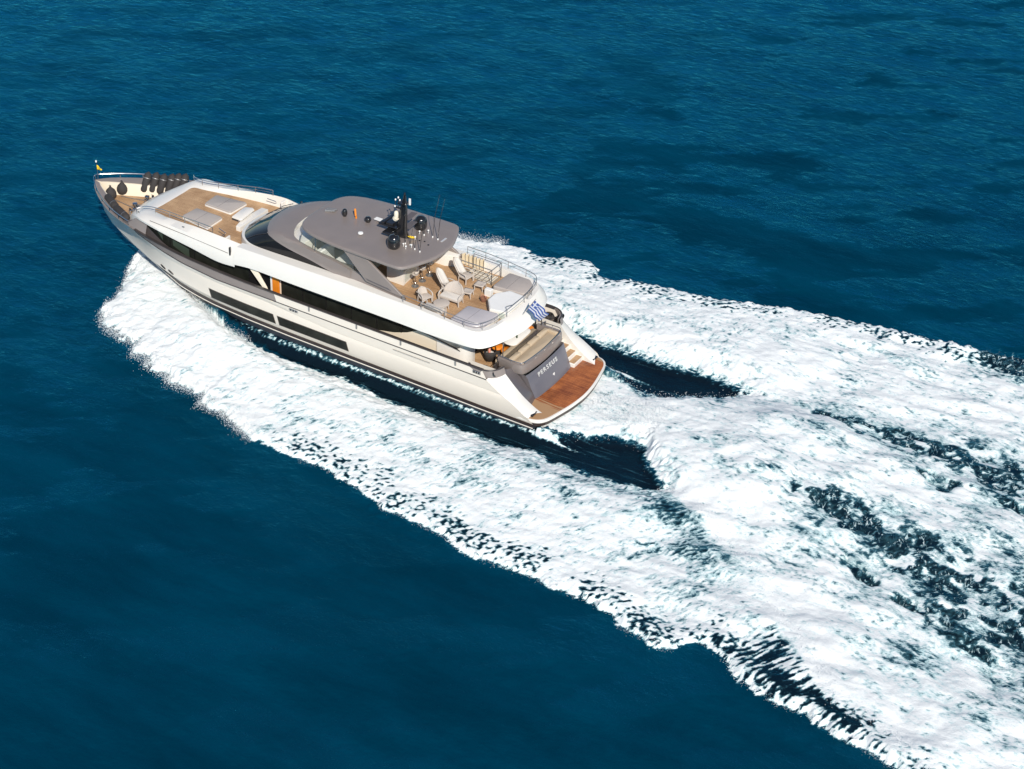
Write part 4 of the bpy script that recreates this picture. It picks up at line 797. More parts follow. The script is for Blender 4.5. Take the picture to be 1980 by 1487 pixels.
dome(11.48, 1.30, .36, .74); dome(11.47, -1.26, .36, .74)
dome(15.72, -.06, .15, .38, 'small_radome'); dome(14.28, -.24, .19, .26, 'small_radome')
part(MB().tube([(16.95, -.1, 6.5), (16.4, -.28, 6.56)], [.10, .05], 10).tube([(16.95, .08, 6.5), (16.4, -.1, 6.56)], [.10, .05], 10).tube([(16.6, -.3, 6.5), (16.6, .05, 6.5)], .03, 6), 'twin_horn', M['chain'], parent=ht)
part(MB().lathe([(.05, 6.47), (.06, 6.5), (.05, 6.62)], (15.05, -.2, 0), 10).tube([(15.08, -.2, 6.62), (15.2, -.32, 6.98)], [.055, .06], 8), 'horn', M['orange'], parent=ht)
part(MB().box((13.85, -.62, 6.62), (.42, .30, .03)).tube([(13.75, -.6, 6.48), (13.75, -.6, 6.62)], .02, 5), 'flat_antenna', M['whitep'], parent=ht, bevel=.006)
part(MB().lathe([(0, 6.55), (.10, 6.53), (.15, 6.56), (.14, 6.61), (0.001, 6.64)], (13.78, 1.16, 0), 18), 'flat_dome', M['whitep'], parent=ht)
for x, y, L_ in ((10.4, -.84, 2.7), (10.02, -.78, 2.6), (10.07, .90, 1.9), (10.45, .82, 1.0), (10.9, .6, 1.1), (11.2, .62, .8), (10.9, -.75, .8)):
    f = part(MB().lathe([(.035, 6.47), (.04, 6.5), (.03, 6.56), (.0, 6.58)], (x, y, 0), 10), 'whip_antenna', M['whitep'], parent=ht)
    part(MB().tube([(x, y, 6.55), (x-.05*L_, y-.02, 6.55+L_*.5), (x-.15*L_, y-.03, 6.55+L_*.98)], [.020, .016, .009], 5), 'whip', M['black'], parent=f)
for x, y in ((11.14, .9), (10.88, 1.05), (10.72, .75), (10.86, -1.1), (11.05, -.1), (11.2, -.75)):
    part(MB().lathe([(.015, 6.47), (.015, 6.58), (.055, 6.63), (.05, 6.67), (.0, 6.69)], (x, y, 0), 12), 'gps_antenna', M['whitep'], parent=ht)
for x, y in ((10.78, -.12), (10.5, -.2), (10.12, 0)): part(MB().lathe([(.055, 6.47), (.05, 6.5), (0, 6.51)], (x, y, 0), 12), 'cable_gland', M['black'], parent=ht)
# mast
mp_ = [(11.9, 0, 6.45), (11.86, 0, 7.1), (11.78, 0, 7.7), (11.72, 0, 8.3), (11.68, 0, 8.7), (11.66, 0, 9.05)]
rows = []
for (x, y, z), a, b_ in zip(mp_, (.50, .34, .28, .22, .13, .07), (.20, .15, .13, .11, .08, .05)):
    rows.append([(x+a*math.cos(t), b_*math.sin(t), z) for t in np.linspace(0, 2*math.pi, 14, endpoint=False)])
mb = MB().grid(rows, closeu=True); mst = part(mb, 'radar_mast', M['black'], parent=YA_, smooth=50)
part(MB().tube([(11.7, 0, 9.02), (11.66, 0, 9.18)], .05, 8), 'mast_light', M['black'], parent=mst)
part(MB().box((12.55, .1, 7.02), (1.25, .5, .10)).tube([(12.5, .1, 6.6), (12.5, .1, 7.0)], .18, 10).box((12.85, -.25, 7.18), (.2, 1.3, .12)).box((12.5, .1, 7.1), (.45, .4, .22)), 'open_array_radar', M['black'], parent=mst, bevel=.03)
part(MB().box((12.35, .05, 6.85), (.5, 1.5, .09)), 'radar_wing', M['black'], parent=mst, bevel=.02)
for zz, xx in ((7.55, 11.3), (7.0, 11.25)): part(MB().add([(11.75, -.05, zz), (11.7, -.7, zz+.12), (11.35, -.75, zz+.14), (11.4, -.05, zz), (11.75, -.05, zz+.06), (11.7, -.7, zz+.16), (11.35, -.75, zz+.18), (11.4, -.05, zz+.06)], [(3, 2, 1, 0), (4, 5, 6, 7), (0, 1, 5, 4), (1, 2, 6, 5), (2, 3, 7, 6), (3, 0, 4, 7)]), 'mast_fin', M['greydark'], parent=mst)
part(MB().tube([(12.2, .15, 7.5), (12.1, .15, 7.62)], .16, 12).lathe([(.11, 7.6), (.125, 7.7), (.125, 7.88), (.10, 7.97), (.05, 8.01), (.001, 8.02)], (12.12, .15, 0), 18), 'camera_dome', M['cream'], parent=mst, smooth=50)
part(MB().box((12.0, .1, 8.22), (.5, .12, .05)).tube([(12.2, .1, 8.2), (12.2, .1, 8.62)], .02, 5).tube([(12.0, .1, 8.2), (12.0, .1, 8.75)], .02, 5).box((11.75, 0, 8.55), (.5, .45, .07)), 'light_bracket', M['black'], parent=mst)
for p_ in ((12.2, .1, 8.60), (12.02, .1, 8.78), (11.85, .2, 8.72), (12.1, .3, 8.32)): part(MB().lathe([(.015, 0), (.04, .02), (.045, .08), (.02, .11), (.001, .12)], p_, 10), 'navigation_light', M['whitep'], parent=mst)
part(MB().box((11.42, -.12, 8.66), (.10, .06, .38)), 'ensign_light', M['whitep'], parent=mst)
part(MB().add([(11.34, .20, 6.72), (11.22, .10, 6.58), (11.08, -.05, 6.54), (10.98, -.2, 6.60), (11.1, -.06, 6.64), (11.24, .08, 6.72)], [(0, 1, 2, 3, 4, 5)]), 'yellow_flare_bag', M['yellow'], parent=mst, solid=.05)
# rails
def rail(name, pts, h, posts, r=.022, mids=(), m='steel', smooth_=True, parent=YA_, base=None):
    P = cat_rom(pts, max(24, len(pts)*7)) if smooth_ else np.array(pts, float)
    top = P+[0, 0, h]; rl = part(MB().tube([tuple(p) for p in top], r, 6), name, M[m], parent=parent)
    for f in mids: part(MB().tube([tuple(p+[0, 0, h*f]) for p in P], r*.5, 5), 'rail_wire', M[m], parent=rl)
    for t in posts:
        p = P[int(round(t*(len(P)-1)))]; part(MB().tube([(p[0], p[1], p[2]-.04), (p[0], p[1], p[2]+h)], r*.8, 6), 'post', M[m], parent=rl)
    return rl
# bow rail
br_ = [(p[0]-.02, p[1]-.05, p[2]) for p in LV['top'] if p[0] > 28.9][::3]
brl = br_+[(34.33, 0, 3.16)]+[(p[0], -p[1], p[2]) for p in reversed(br_)]
rail('bow_rail', brl, .30, [0, .08, .17, .27, .38, .5, .62, .73, .83, .92, 1], r=.034)
for s in (1, -1):
    rail('foredeck_rail', [(28.75, s*2.55, 3.72), (28.3, s*2.2, 3.84), (27.2, s*2.12, 3.94), (25.6, s*2.36, 4.12), (24.0, s*2.62, 4.32), (22.9, s*2.76, 4.40)], .33, [0, .2, .4, .6, .8, 1], r=.024, mids=(.5,), m='steel' if s < 0 else 'steel')
    part(MB().tube([(22.55, s*2.6, 4.1), (22.35, s*2.3, 4.35), (22.9, s*2.2, 4.42)], .025, 6), 'grab_rail', M['steel'])
flr = full([(9.6, 3.18, 4.62), (8, 3.2, 4.58), (6.5, 3.18, 4.48), (5.3, 3.08, 4.38), (4.86, 2.75, 4.35), (4.62, 2.1, 4.34), (4.5, 1.0, 4.33), (4.48, 0, 4.33)])
rail('flybridge_rail', flr, .46, [0, .08, .17, .25, .32, .38, .44, .56, .62, .68, .75, .83, .92, 1], r=.020, mids=(.55,), m='chain')
# bar, lockers, spa, stair well on the flybridge
bar = part(MB().prism([(11.1, .95), (12.2, .95), (12.6, .3), (12.6, -1.0), (12.0, -1.2), (11.4, -1.0), (11.25, -.5)], 4.05, 4.98, .02), 'bar_counter', M['white'])
part(MB().prism([(10.95, 1.05), (12.3, 1.05), (12.7, .3), (12.7, -1.1), (12.0, -1.35), (11.25, -1.15), (11.05, -.5)], 4.98, 5.05), 'counter_top', M['cream'], parent=bar)
part(MB().grid([[(11.0, .88, 4.98), (11.2, -.5, 4.98), (11.38, -1.0, 4.98)], [(11.06, .86, 4.2), (11.26, -.48, 4.2), (11.42, -.98, 4.2)]]), 'glass_front', M['clear'], parent=bar)
lk = part(MB().prism([(11.0, -2.15), (11.2, -2.8), (9.9, -2.95), (9.75, -2.5), (10.45, -2.15)], 4.05, 4.72, .04), 'side_locker', M['white'])
part(MB().prism([(13.2, -1.6), (13.2, -2.6), (11.2, -2.8), (11.0, -2.15), (11.6, -1.6)], 4.05, 4.62, .04), 'settee_base', M['cream'])
part(MB().grid([[(x, -2.9+.1*math.sin(x*26), z) for x in np.linspace(8.3, 9.8, 40)] for z in (4.06, 4.75)]), 'curtain_panel', mat('pleated_cream_cloth', (.62, .52, .36), .8))
spa = part(MB().prism([(5.55, .95), (6.15, .18), (6.18, -.55), (5.65, -1.3), (4.62, -1.25), (4.58, .75)], 4.05, 4.50, .03), 'spa_cover', M['white'])
part(MB().prism([(5.50, .9), (6.08, .16), (6.12, -.52), (5.62, -1.22), (4.68, -1.18), (4.64, .70)], 4.50, 4.515), 'lid', M['whitep'], parent=spa)
for k_ in range(4): part(MB().lathe([(.03, 0), (.03, .01), (0, .012)], (5.7+.09*k_, .76-.115*k_, 4.5), 8), 'knob', M['chain'], parent=spa)
part(MB().prism([(4.75, .72), (5.0, .92), (4.62, 1.4), (4.5, 1.1)], 4.38, 4.41), 'skylight', M['clear'])
part(MB().box((6.72, -.85, 4.25), (.4, .28, .42)).box((6.72, -.85, 4.47), (.34, .22, .02)), 'sink_unit', M['whitep'], bevel=.02)
# stairwell: flat slab, the well's dimness put into its colour; steps and rails
part(MB().prism([(9.25, -1.82), (9.25, -2.78), (7.15, -2.78), (7.15, -1.82)], 4.05, 4.075), 'stair_opening', mat('painted_dim_well', (.30, .23, .16), .7))
for k_ in range(6): part(MB().box((7.4+.28*k_, -2.3, 4.09+.012*k_), (.20, .86, .03)), 'stair_tread', M['cream'])
rail('stair_rail', [(9.2, -1.8, 4.06), (7.15, -1.8, 4.06)], .95, [0.15, .48, .8, 1], r=.028, mids=(.2, .4, .6, .8), m='chain', smooth_=False)
rail('stair_rail', [(7.15, -1.8, 4.06), (7.15, -2.8, 4.06)], .95, [1], r=.028, mids=(.3, .6), m='chain', smooth_=False)
rail('stair_rail', [(8.95, -2.8, 4.06), (7.15, -2.8, 4.06)], .95, [0, .45], r=.022, m='chain', smooth_=False)
rail('gate_rail', [(4.75, .55, 4.34), (4.55, .2, 4.34), (4.52, -1.3, 4.34)], .40, [0, 1], r=.018, m='chain', smooth_=False)
# overhang post, cockpit steps, bow winches
part(MB().tube([(4.0, 2.0, 2.5), (4.0, 1.98, 3.62)], .035, 8), 'overhang_post', M['steel']); part(MB().tube([(4.0, -2.0, 2.5), (4.0, -1.98, 3.62)], .035, 8), 'overhang_post', M['steel'])
for s in (1, -1):
    gt = part(MB().tube([(4.15, s*2.15, 1.6), (4.15, s*2.15, 2.35), (4.15, s*2.75, 2.35), (4.15, s*2.75, 1.6)], .022, 6), 'boarding_gate', M['steel'])
    for k_ in range(5): part(MB().tube([(4.15, s*(2.27+.1*k_), 1.62), (4.15, s*(2.27+.1*k_), 2.33)], .012, 5), 'bar', M['steel'], parent=gt)
    part(MB().lathe([(.0, 1.5), (.34, 1.5), (.36, 1.65), (.34, 1.86), (.2, 1.95), (.001, 1.97)], (4.85, s*2.55, 0), 20), 'mooring_winch_cover', M['blackm'])
for y_ in (-.75, .35):
    wl = part(MB().lathe([(.16, 2.32), (.17, 2.4), (.10, 2.46), (.09, 2.62), (.15, 2.68), (.15, 2.74), (.001, 2.76)], (30.95, y_, 0), 14), 'windlass', M['steel'])
    part(MB().tube([(31.1, y_, 2.4), (31.9, y_*.75, 2.36), (32.7, y_*.5, 2.36)], .028, 5), 'anchor_chain', M['chain'], parent=wl)
    part(MB().lathe([(.07, 2.32), (.07, 2.5), (.10, 2.52), (.001, 2.55)], (30.75, y_+.4, 0), 10).box((30.8, y_-.28, 2.42), (.22, .14, .2)), 'brake_gear', M['chain'], parent=wl)
for k_ in range(16): part(MB().box((30.62+.13*(k_*7 % 4), -1.5+.17*k_, 2.40+.03*(k_ % 3)), (.10+.03*(k_ % 3), .09, .14+.04*(k_ % 2)), rz=k_*.7).tube([(30.62+.13*(k_*7 % 4), -1.5+.17*k_, 2.3), (30.66+.13*(k_*7 % 4), -1.45+.17*k_, 2.62)], .02, 5), 'deck_gear', M[('chain', 'black', 'steel')[k_ % 3]], bevel=.015)
part(MB().lathe([(0, 2.32), (.24, 2.32), (.25, 2.37), (.2, 2.41), (.001, 2.42)], (33.05, -.98, 0), 20), 'deck_hatch', M['whitep'])
part(MB().tube([(32.2, -1.3, 2.38), (31.7, -1.55, 2.38)], .03, 6).box((32.25, -1.27, 2.36), (.2, .1, .06)).box((31.65, -1.58, 2.36), (.2, .1, .06)), 'mooring_cleat', M['chain'])
# foredeck bench fixed to the deck
bn = part(MB().prism([(23.42, .40), (22.86, .42), (22.76, .3), (22.92, -1.0), (23.1, -1.1), (23.5, -.95), (23.55, -.8)], 4.14, 4.24, .03), 'foredeck_bench', M['white'])
for y_ in (.0, -.6): part(MB().box((23.12, y_, 3.95), (.32, .16, .4)), 'bench_leg', M['white'], parent=bn, bevel=.02)
part(MB().prism([(22.75, .9), (22.95, .2), (22.98, -.8), (22.9, -1.7), (22.5, -1.75), (22.45, .9)], 3.75, 4.05, .04), 'seat_plinth', M['white'])

# ------------------------------------------------------------------ loose things on board
def cushion(outl, z0, z1, name, m, parent, soft=.05): return MB().prism(outl, z0, z1, soft).build(name, m, parent, smooth=60)
def pad(name, label, outl, zbase, h, m, group, seams, frame='white'):
    cx = sum(p[0] for p in outl)/len(outl); cy = sum(p[1] for p in outl)/len(outl)
    t = thing(name, label, 'sun pad', (cx, cy, zbase), 0, group); o2 = [(p[0]-cx, p[1]-cy) for p in outl]
    MB().prism([(a*1.03, b_*1.03) for a, b_ in o2], 0, h*.45, .01).build('base', M[frame], t, smooth=40)
    cushion(o2, h*.45, h, 'mattress', m, t, .05)
    for a, b_ in seams: MB().tube([(a[0]-cx, a[1]-cy, h-.004), (b_[0]-cx, b_[1]-cy, h-.004)], .012, 4).build('piping', M['greydark'], t)
    return t
def rc(pts, r=.15, n=4):
    out = []; N = len(pts)
    for i in range(N):
        a, b_, c = [Vector(pts[j % N]) for j in (i-1, i, i+1)]; u = (a-b_).normalized()*r; v = (c-b_).normalized()*r
        for k_ in range(n+1): t = k_/n; out.append(tuple((b_+u)*(1-t)**2+b_*2*t*(1-t)+(b_+v)*t*t))
    return out
pad('sun_pad', 'warm grey foredeck sun pad on the starboard half, farther from the camera', rc([(26.2, -1.55), (26.1, -.36), (24.2, -.36), (24.15, -1.84)], .12), 3.76, .19, M['padlight'], 'sun pads on the foredeck', [((25.2, -.4), (25.2, -1.7))])
pad('sun_pad', 'warm grey foredeck sun pad on the port half, nearer the dark side windows', rc([(26.2, 1.55), (26.1, .36), (24.2, .36), (24.15, 1.84)], .12), 3.76, .19, M['padlight'], 'sun pads on the foredeck', [((25.2, .4), (25.2, 1.7))])
pad('sun_pad', 'pale silver sun pad in the port aft corner of the upper deck', rc([(6.74, 1.22), (6.8, 2.92), (5.55, 2.88), (5.0, 2.4), (4.92, 1.0)], .14), 4.06, .40, M['padgrey'], 'sun pads aft on the upper deck', [((5.95, 1.15), (6.0, 2.9))])
pad('sun_pad', 'grey sun pad in the starboard aft corner beside the stair rails', rc([(6.74, -1.24), (6.72, -2.98), (5.4, -3.0), (4.85, -2.45), (4.9, -1.5)], .14), 4.06, .40, M['padwarm'], 'sun pads aft on the upper deck', [((5.95, -1.35), (6.0, -2.95))])
Z = 4.06
# bar stools
def stool():
    t = thing('bar_stool', 'x', 'bar stool', (0, 0, Z), 0, 'bar stools at the white counter')
    MB().lathe([(0, 0), (.21, 0), (.21, .015), (.05, .03), (.03, .05)], n=20).build('base_disc', M['chain'], t)
    MB().tube([(0, 0, .03), (0, 0, .74)], .03, 10).build('pedestal', M['steel'], t)
    MB().lathe([(.05, .72), (.19, .76), (.20, .80), (.17, .83), (.001, .84)], n=20).build('seat', M['wicker'], t)
    a = np.linspace(-1.1, 1.1, 9)
    MB().grid([[(-.19*math.cos(v), .20*math.sin(v), .80) for v in a], [(-.22*math.cos(v), .22*math.sin(v), 1.0) for v in a]]).build('back_rest', M['wicker'], t, solid=.03)
    MB().tube([(.14*math.cos(v), .14*math.sin(v), .28) for v in np.linspace(0, 2*math.pi, 14)], .012, 5, cap=False).build('foot_ring', M['steel'], t)
    return t
s0 = stool(); s0.matrix_world = TRIM @ Matrix.Translation((10.54, .63, Z)); s0['label'] = 'bar stool on the port end of the row, nearest the armchair'
dup(s0, (10.55, -.07, Z), 0, 'middle bar stool of the three at the white counter'); dup(s0, (10.56, -.79, Z), 0, 'bar stool on the starboard end of the row, farthest from the camera')
# wicker furniture; seats face +x in their own frame
def arch_arm(t, x0, x1, y, zs, zt, w=.035):
    MB().tube([tuple(p) for p in cat_rom([(x1, y, 0.02), (x1+.01, y, zt*.7), (x1-.06, y, zt), (x0+.2, y, zt+.03), (x0, y, zs+.1)], 16)], w, 7).build('armrest', M['wicker'], t)
def legs(t, xs, ys, h, r=.028):
    for x in xs:
        for y in ys: MB().tube([(x*1.05, y*1.05, 0), (x, y, h)], [r*.8, r*1.2], 6).build('leg', M['wicker'], t)
def chair(name, label, cat, wdt, rec=.25, seat_h=.40, depth=.56, back_h=.62, arms=True, group=None, taper=.8):
    t = thing(name, label, cat, (0, 0, Z), 0, group); hw = wdt/2
    o_ = rc([(depth/2, -hw), (depth/2, hw), (-depth/2, hw*.92), (-depth/2, -hw*.92)], .08)
    MB().prism(o_, seat_h-.07, seat_h, .02).build('seat', M['wicker'], t)
    rows = []
    for k_ in range(9):
        f = k_/8; z = seat_h-.03+back_h*f; x = -depth/2-rec*f; wd_ = hw*(.95+(taper-.95)*f)*math.sqrt(max(0, 1-max(0, (f-.62)/.40)**2))
        rows.append([(x+.10*(u*u)*(1-.3*f), u*wd_, z) for u in np.linspace(-1, 1, 9)])
    MB().grid(rows).build('backrest', M['wicker'], t, solid=.045)
    legs(t, (depth/2-.05, -depth/2+.05), (hw-.05, -hw+.05), seat_h-.05)
    if arms:
        for s in (1, -1): arch_arm(t, -depth/2-.03, depth/2-.03, s*(hw-.0), seat_h+.1, seat_h+.20)
    return t
def put(t, x, y, a): t.matrix_world = TRIM @ Matrix.Translation((x, y, Z)) @ Matrix.Rotation(R(a), 4, 'Z')
t = chair('armchair', 'ivory wicker tub armchair standing alone beside the round coffee table and the bar stools', 'armchair', .66, rec=.14, back_h=.42); put(t, 9.18, 1.72, 158)
def lounge(label):
    t = chair('lounge_chair', label, 'lounge chair', .66, rec=.62, seat_h=.40, depth=.62, back_h=.80, group='reclining wicker lounge chairs on the upper deck', taper=.82)
    rows = []
    for k_ in range(8):
        f = k_/7; rows.append([(-.31-.60*f+.05+.06*u*u, u*.24*math.sqrt(max(.05, 1-max(0, (f-.66)/.36)**2)), .42+.78*f) for u in np.linspace(-1, 1, 7)])
    MB().grid(rows).build('back_cushion', M['cushion'], t, solid=.05, off=1)
    return t
l1 = lounge('reclining wicker lounge chair nearest the stair rails'); put(l1, 8.55, -1.38, 172)
dup(l1, (8.68, .12, Z), R(172), 'reclining wicker lounge chair behind the curved sofa')
def footstool(label, x, y, a):
    t = thing('footstool', label, 'footstool', (x, y, Z), R(a), 'square wicker footstools on the upper deck')
    g_ = [[(u*.27*(1-.10*(1-abs(v))*0), v*.27, .36-.03*(1-u*u)*(1-v*v)) for u in np.linspace(-1, 1, 7)] for v in np.linspace(-1, 1, 7)]
    MB().grid(g_).build('seat', M['wicker'], t, solid=.05)
    legs(t, (.23, -.23), (.23, -.23), .33); return t
footstool('square wicker footstool touching the rounded end of the curved sofa', 7.60, -.10, 12)
footstool('square wicker footstool between the stair rails and the white spa cover', 7.45, -1.12, 8)
def sofa(label, x, y, a, back=.5):
    t = thing('wicker_sofa', label, 'sofa', (x, y, Z), R(a), 'two-seat wicker sofas on the upper deck'); hw = .62; d_ = .30
    MB().prism(rc([(d_, -hw), (d_, hw), (-d_, hw), (-d_, -hw)], .1), .28, .38, .02).build('seat', M['wicker'], t)
    MB().prism(rc([(d_-.02, -hw+.05), (d_-.02, hw-.05), (-d_+.04, hw-.05), (-d_+.04, -hw+.05)], .08), .38, .44, .02).build('seat_cushion', M['cushion'], t)
    rows = []
    for k_ in range(9):
        f = k_/8; rows.append([(-d_-.34*f*back/.5+.10*u*u, u*hw*1.02*math.sqrt(max(.0, 1-f*f*.93)) if f > 0 else u*hw*1.02, .36+.1+(back+.05)*f-.1*(f == 0)) for u in np.linspace(-1, 1, 15)])
    MB().grid(rows).build('backrest', M['wicker'], t, solid=.05)
    legs(t, (d_-.05, -d_+.05), (hw-.06, -hw+.06), .3)
    for s in (1, -1): arch_arm(t, -d_-.02, d_-.02, s*hw, .44, .58, .04)
    return t
sofa('curved-back two-seat wicker sofa in the middle of the furniture group', 8.0, .92, 92)
sofa('two-seat wicker sofa against the port rail beside the coffee table', 8.1, 2.52, -92, back=.14)
t = thing('coffee_table', 'round ivory wicker coffee table between the two sofas', 'table', (8.0, 1.88, Z), 0)
MB().lathe([(0, .40), (.42, .40), (.44, .42), (.44, .45), (.42, .46), (.001, .462)], n=32).build('tabletop', M['wicker'], t)
for k_ in range(4):
    a = math.pi/4+k_*math.pi/2; MB().tube([(.40*math.cos(a), .40*math.sin(a), 0), (.33*math.cos(a), .33*math.sin(a), .41)], .028, 6).build('leg', M['wicker'], t)
t = thing('rope_basket', 'small brown open basket on the teak near the sink unit', 'basket', (6.62, -.15, Z), 0)
MB().lathe([(0, .01), (.13, .01), (.17, .10), (.19, .24), (.17, .24), (.15, .11)], n=16).build('bowl', mat('brown_rattan', (.22, .10, .06), .8), t); MB().tube([tuple(p) for p in cat_rom([(.18, 0, .22), (.1, 0, .38), (-.1, 0, .38), (-.18, 0, .22)], 12)], .012, 5).build('handle', M['pink'], t)
# cockpit below
ZC = 1.5
t = thing('dining_table', 'long white dining table with rounded ends under the aft overhang', 'table', (4.75, -.72, ZC), R(90+2))
MB().prism(rc([(1.0, -.42), (1.0, .42), (-1.0, .42), (-1.0, -.42)], .38, 6), .68, .74, .015).build('tabletop', M['whitep'], t)
for s in (1, -1): MB().tube([(s*.55, 0, 0), (s*.55, 0, .68)], .07, 8).build('pedestal', M['steel'], t)
for k_, (a, b_, lab, m_) in enumerate(((.2, .1, 'dark green bottle standing at the middle of the white dining table', mat('bottle_glass', (.02, .05, .02), .1)), (-.45, -.05, 'small dark bottle near the starboard end of the dining table', mat('bottle_glass', (.03, .012, .006), .1)))):
    q = thing('bottle', lab, 'bottle', (4.75-b_, -.72+a, ZC+.74), 0); MB().lathe([(0, 0), (.045, 0), (.045, .16), (.015, .22), (.015, .29), (.001, .29)], n=12).build('glass', m_, q); MB().lathe([(.018, .27), (.018, .31), (.001, .31)], n=10).build('cap', M['black'], q)
def tub(label, x, y, a, cush, z=ZC, shell='blackm', pillow=True):
    t = thing('dining_chair', label, 'chair', (x, y, z), R(a), 'seats around the cockpit table')
    an = np.linspace(-2.2, 2.2, 17); rows = [[(-.30*math.cos(v)+.02, .30*math.sin(v), .10) for v in an], [(-.34*math.cos(v), .34*math.sin(v), .45) for v in an], [(-.36*math.cos(v), .36*math.sin(v), .70-.14*abs(v/2.2)**2) for v in an]]
    MB().grid(rows).build('shell', M[shell], t, solid=.04)
    MB().lathe([(0, .1), (.28, .1), (.29, .36), (.001, .36)], n=18).build('seat', M[shell], t); MB().lathe([(0, .36), (.27, .36), (.29, .40), (.25, .45), (.001, .46)], n=18).build('cushion', M[cush], t)
    for k_ in range(4):
        w_ = math.pi/4+k_*math.pi/2; MB().tube([(.26*math.cos(w_), .26*math.sin(w_), 0), (.24*math.cos(w_), .24*math.sin(w_), .12)], .02, 5).build('leg', M[shell], t)
    return t
tub('black tub armchair with white cushion, holding a coral pillow, under the port overhang', 5.25, 1.25, -60, 'whitep')
p_ = thing('pillow', 'coral striped pillow leaning in the black tub armchair', 'pillow', (5.33, 1.18, ZC+.46), R(30)); MB().prism(rc([(.06, -.2), (.06, .2), (-.06, .2), (-.06, -.2)], .05), 0, .34, .05).build('cover', M['pink'], p_, smooth=60)
def ottoman(label, x, y):
    t = thing('ottoman', label, 'stool', (x, y, ZC), 0, 'round orange stools at the cockpit table')
    MB().lathe([(0, .05), (.24, .05), (.27, .34), (.001, .34)], n=24).build('base', M['blackm'], t); MB().lathe([(.001, .34), (.30, .34), (.33, .38), (.33, .43), (.29, .47), (.001, .485)], n=28).build('cushion', M['orange'], t, smooth=60)
    for k_ in range(4):
        w_ = math.pi/4+k_*math.pi/2; MB().tube([(.2*math.cos(w_), .2*math.sin(w_), 0), (.2*math.cos(w_), .2*math.sin(w_), .06)], .02, 5).build('foot', M['chain'], t)
ottoman('round orange stool at the port end of the table, nearest the overhang post', 4.70, .42)
ottoman('round orange stool between the black armchair and the white table', 5.32, .38)
ottoman('round orange stool at the starboard end of the white dining table', 4.92, -2.15)
# transom sofa and sun bed cushions
t = thing('stern_sofa', 'beige bench sofa facing the dining table, ahead of the sun bed', 'sofa', (4.1, 0, 1.5), 0)
MB().box((.1, 0, .28), (.6, 3.9, .5)).build('base', M['greydark'], t); cushion(rc([(.42, -1.95), (.42, 1.95), (-.35, 1.95), (-.35, -1.95)], .1), .53, .70, 'seat_cushion', M['beige'], t)
for k_ in range(4): cushion(rc([(-.38, -1.9+.97*k_), (-.38, -.97+.97*k_), (-.66, -.97+.97*k_), (-.66, -1.9+.97*k_)], .06), .62, 1.04, 'back_cushion', M['beige'], t)
t = thing('stern_sun_bed', 'beige sun bed framed by the rail on top of the grey transom', 'sun bed', (3.1, 0, 2.2), 0)
cushion(rc([(.32, -1.8), (.32, 1.8), (-.22, 1.8), (-.36, 1.2), (-.42, 0), (-.36, -1.2), (-.22, -1.8)], .08), 0, .22, 'mattress', M['beige'], t)
cushion(rc([(.42, -1.98), (.42, -1.78), (-.2, -1.72), (-.25, -1.92)], .05), .1, .34, 'bolster', M['beige'], t)
rl_ = [(p[0]+.06*(abs(p[1]) < 2.0), p[1]*.985, 2.54) for p in rimo]
rail('transom_rail', rl_[::3]+[rl_[-1]], .13, [0, .12, .25, .38, .5, .62, .75, .88, 1], r=.022)
# ensign on its raked staff
t = thing('ensign', 'blue and white striped flag with white cross on a raked stern staff', 'flag', (3.95, 0, 4.3), 0)
MB().tube([(0.05, 0, -.05), (-.66, 0, 1.12)], [.022, .016], 7).build('staff', M['steel'], t)
NXf, NYf = 45, 27; o0 = Vector((-.60, 0, 1.03)); hv = Vector((.42, 0, -.69)); fv = Vector((-.86, -.12, -.62)); mbf = MB(); rows = []
for j in range(NYf+1):
    r = []
    for i_ in range(NXf+1):
        u = i_/NXf; v = j/NYf; wv = math.sin(u*9+v*2.2)*.085*u+math.sin(u*17-v*3)*.025*u
        p = o0+hv*v*(1-.12*u)+fv*u*(1-.06*v)+Vector((.5, .8, .2))*wv+Vector((.25, 0, -.12))*u*u*v; r.append(tuple(p))
    rows.append(r)
vs = [p for r in rows for p in r]; fs = []; mis = []
for j in range(NYf):
    for i_ in range(NXf):
        a = j*(NXf+1)+i_; fs.append((a, a+1, a+NXf+2, a+NXf+1)); stripe = (j*9//NYf) % 2; cm_ = 1 if stripe else 0
        if i_ < 15 and j < 15: cm_ = 1 if (6 <= i_ < 9 or 6 <= j < 9) else 0
        mis.append(cm_)
mbf.v = vs; mbf.f = fs; mbf.mi = mis; mbf.build('cloth', [M['flagb'], M['flagw']], t, smooth=80, solid=.006)
t = thing('bow_pennant', 'small yellow pennant on a short staff at the tip of the bow', 'flag', (34.1, 0, 3.3), 0)
MB().tube([(0, 0, 0), (.03, 0, 1.12)], .02, 6).build('staff', M['steel'], t); MB().lathe([(.02, 1.08), (.05, 1.1), (.05, 1.2), (.001, 1.22)], (.03, 0, 0), 10).build('lamp', M['whitep'], t)
rows = [[(.02-.44*u+.02, -.04*math.sin(u*6), .92-.34*v*(1-.75*u)-.16*u) for u in np.linspace(0, 1, 9)] for v in np.linspace(0, 1, 5)]
MB().grid(rows).build('cloth', M['yellow'], t, smooth=80, solid=.008)
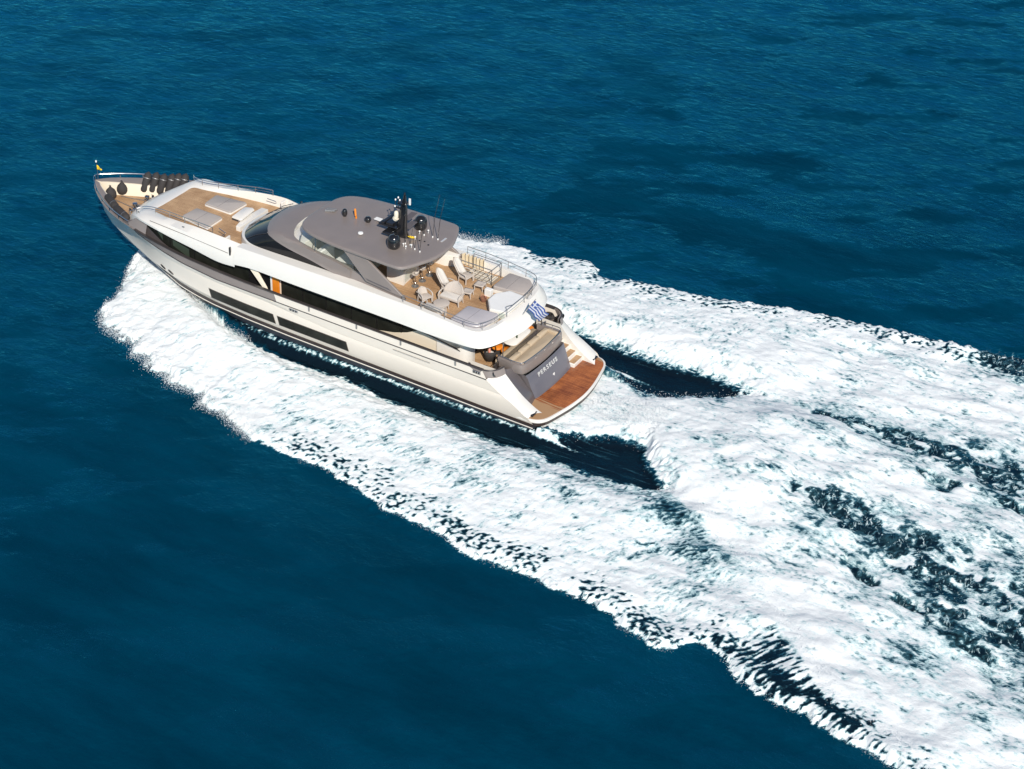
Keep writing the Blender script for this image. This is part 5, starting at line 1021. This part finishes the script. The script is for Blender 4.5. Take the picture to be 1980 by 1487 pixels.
# fenders
def ball(label, x, y):
    t = thing('ball_fender', label, 'fender', (x, y, 2.33), 0, 'round black fenders on the bow deck')
    MB().lathe([(0, 0), (.16, .02), (.28, .12), (.34, .28), (.33, .44), (.26, .60), (.14, .72), (.07, .80), (.05, .86), (.001, .87)], n=24).build('bag', M['blackm'], t, smooth=80)
    MB().tube([(.07*math.cos(v), 0, .88+.05*math.sin(v)) for v in np.linspace(0, 2*math.pi, 10)], .018, 5, cap=False).build('eye', M['black'], t); return t
ball('round black fender against the port bulwark at the bow, nearest the pennant', 33.0, .18); ball('round black fender behind the white hatch on the starboard side of the bow', 32.85, -.68)
def long_fender(label, a, b_, r=.235, grp='long black fenders stacked along the starboard bow', first=None):
    a, b_ = Vector(a), Vector(b_); L_ = (b_-a).length; q = (b_-a).to_track_quat('Z', 'Y').to_matrix().to_4x4()
    if first is None:
        t = thing('long_fender', label, 'fender', a, 0, grp, tilt=q)
        MB().lathe([(0, 0), (.06, 0), (.09, .05), (r*.8, .11), (r, .24), (r, L_-.24), (r*.8, L_-.11), (.09, L_-.05), (.06, L_), (.001, L_)], n=18).build('sleeve', M['blackm'], t, smooth=60)
        MB().lathe([(r+.006, L_*.70), (r+.008, L_*.70+.02), (r+.006, L_*.70+.04)], n=18).build('strap', M['chain'], t)
        return t
    return dup(first, a, 0, label, tilt=q)
ff = None; labs = ['foremost of the row of long black fenders leaning on the starboard bow rail', 'second fender from the bow in the row leaning on the starboard rail', 'third fender from the bow, its foot reaching farthest across the bow deck', 'fourth fender from the bow in the row on the starboard rail', 'fifth fender from the bow, just ahead of the coachroof front', 'aftmost long black fender, partly hidden by the foredeck rail']
feet = [(31.72, -1.30), (31.28, -1.55), (30.78, -1.68), (30.38, -1.95), (30.05, -2.15), (29.70, -2.35)]
for k_, (x, y) in enumerate(feet):
    a = (x, y+.05, 2.50+.05*(k_ > 3)); b_ = (x-.04, y-.58, 2.50+1.18)
    f = long_fender(labs[k_], a, b_, first=ff)
    if ff is None: ff = f
long_fender('long black fender lying along the port bow bulwark', (32.45, 1.10, 3.10), (30.95, 1.92, 3.12), grp='long black fenders on the port bow')
long_fender('long black fender lying on the port bow rail just ahead of the coachroof', (31.0, 1.98, 3.2), (29.45, 2.6, 3.15), grp='long black fenders on the port bow')
# mooring gear at the stern quarter
t = thing('rope_coil', 'dark mooring rope heap in the starboard quarter recess', 'rope', (4.2, -3.2, 2.3), 0)
pr = [(.32*math.cos(v*1.0)*(1-.02*v), .26*math.sin(v)*(1-.02*v), .05+.012*v) for v in np.linspace(0, 20, 90)]
MB().tube(pr, .035, 5).build('coil', M['blackm'], t)
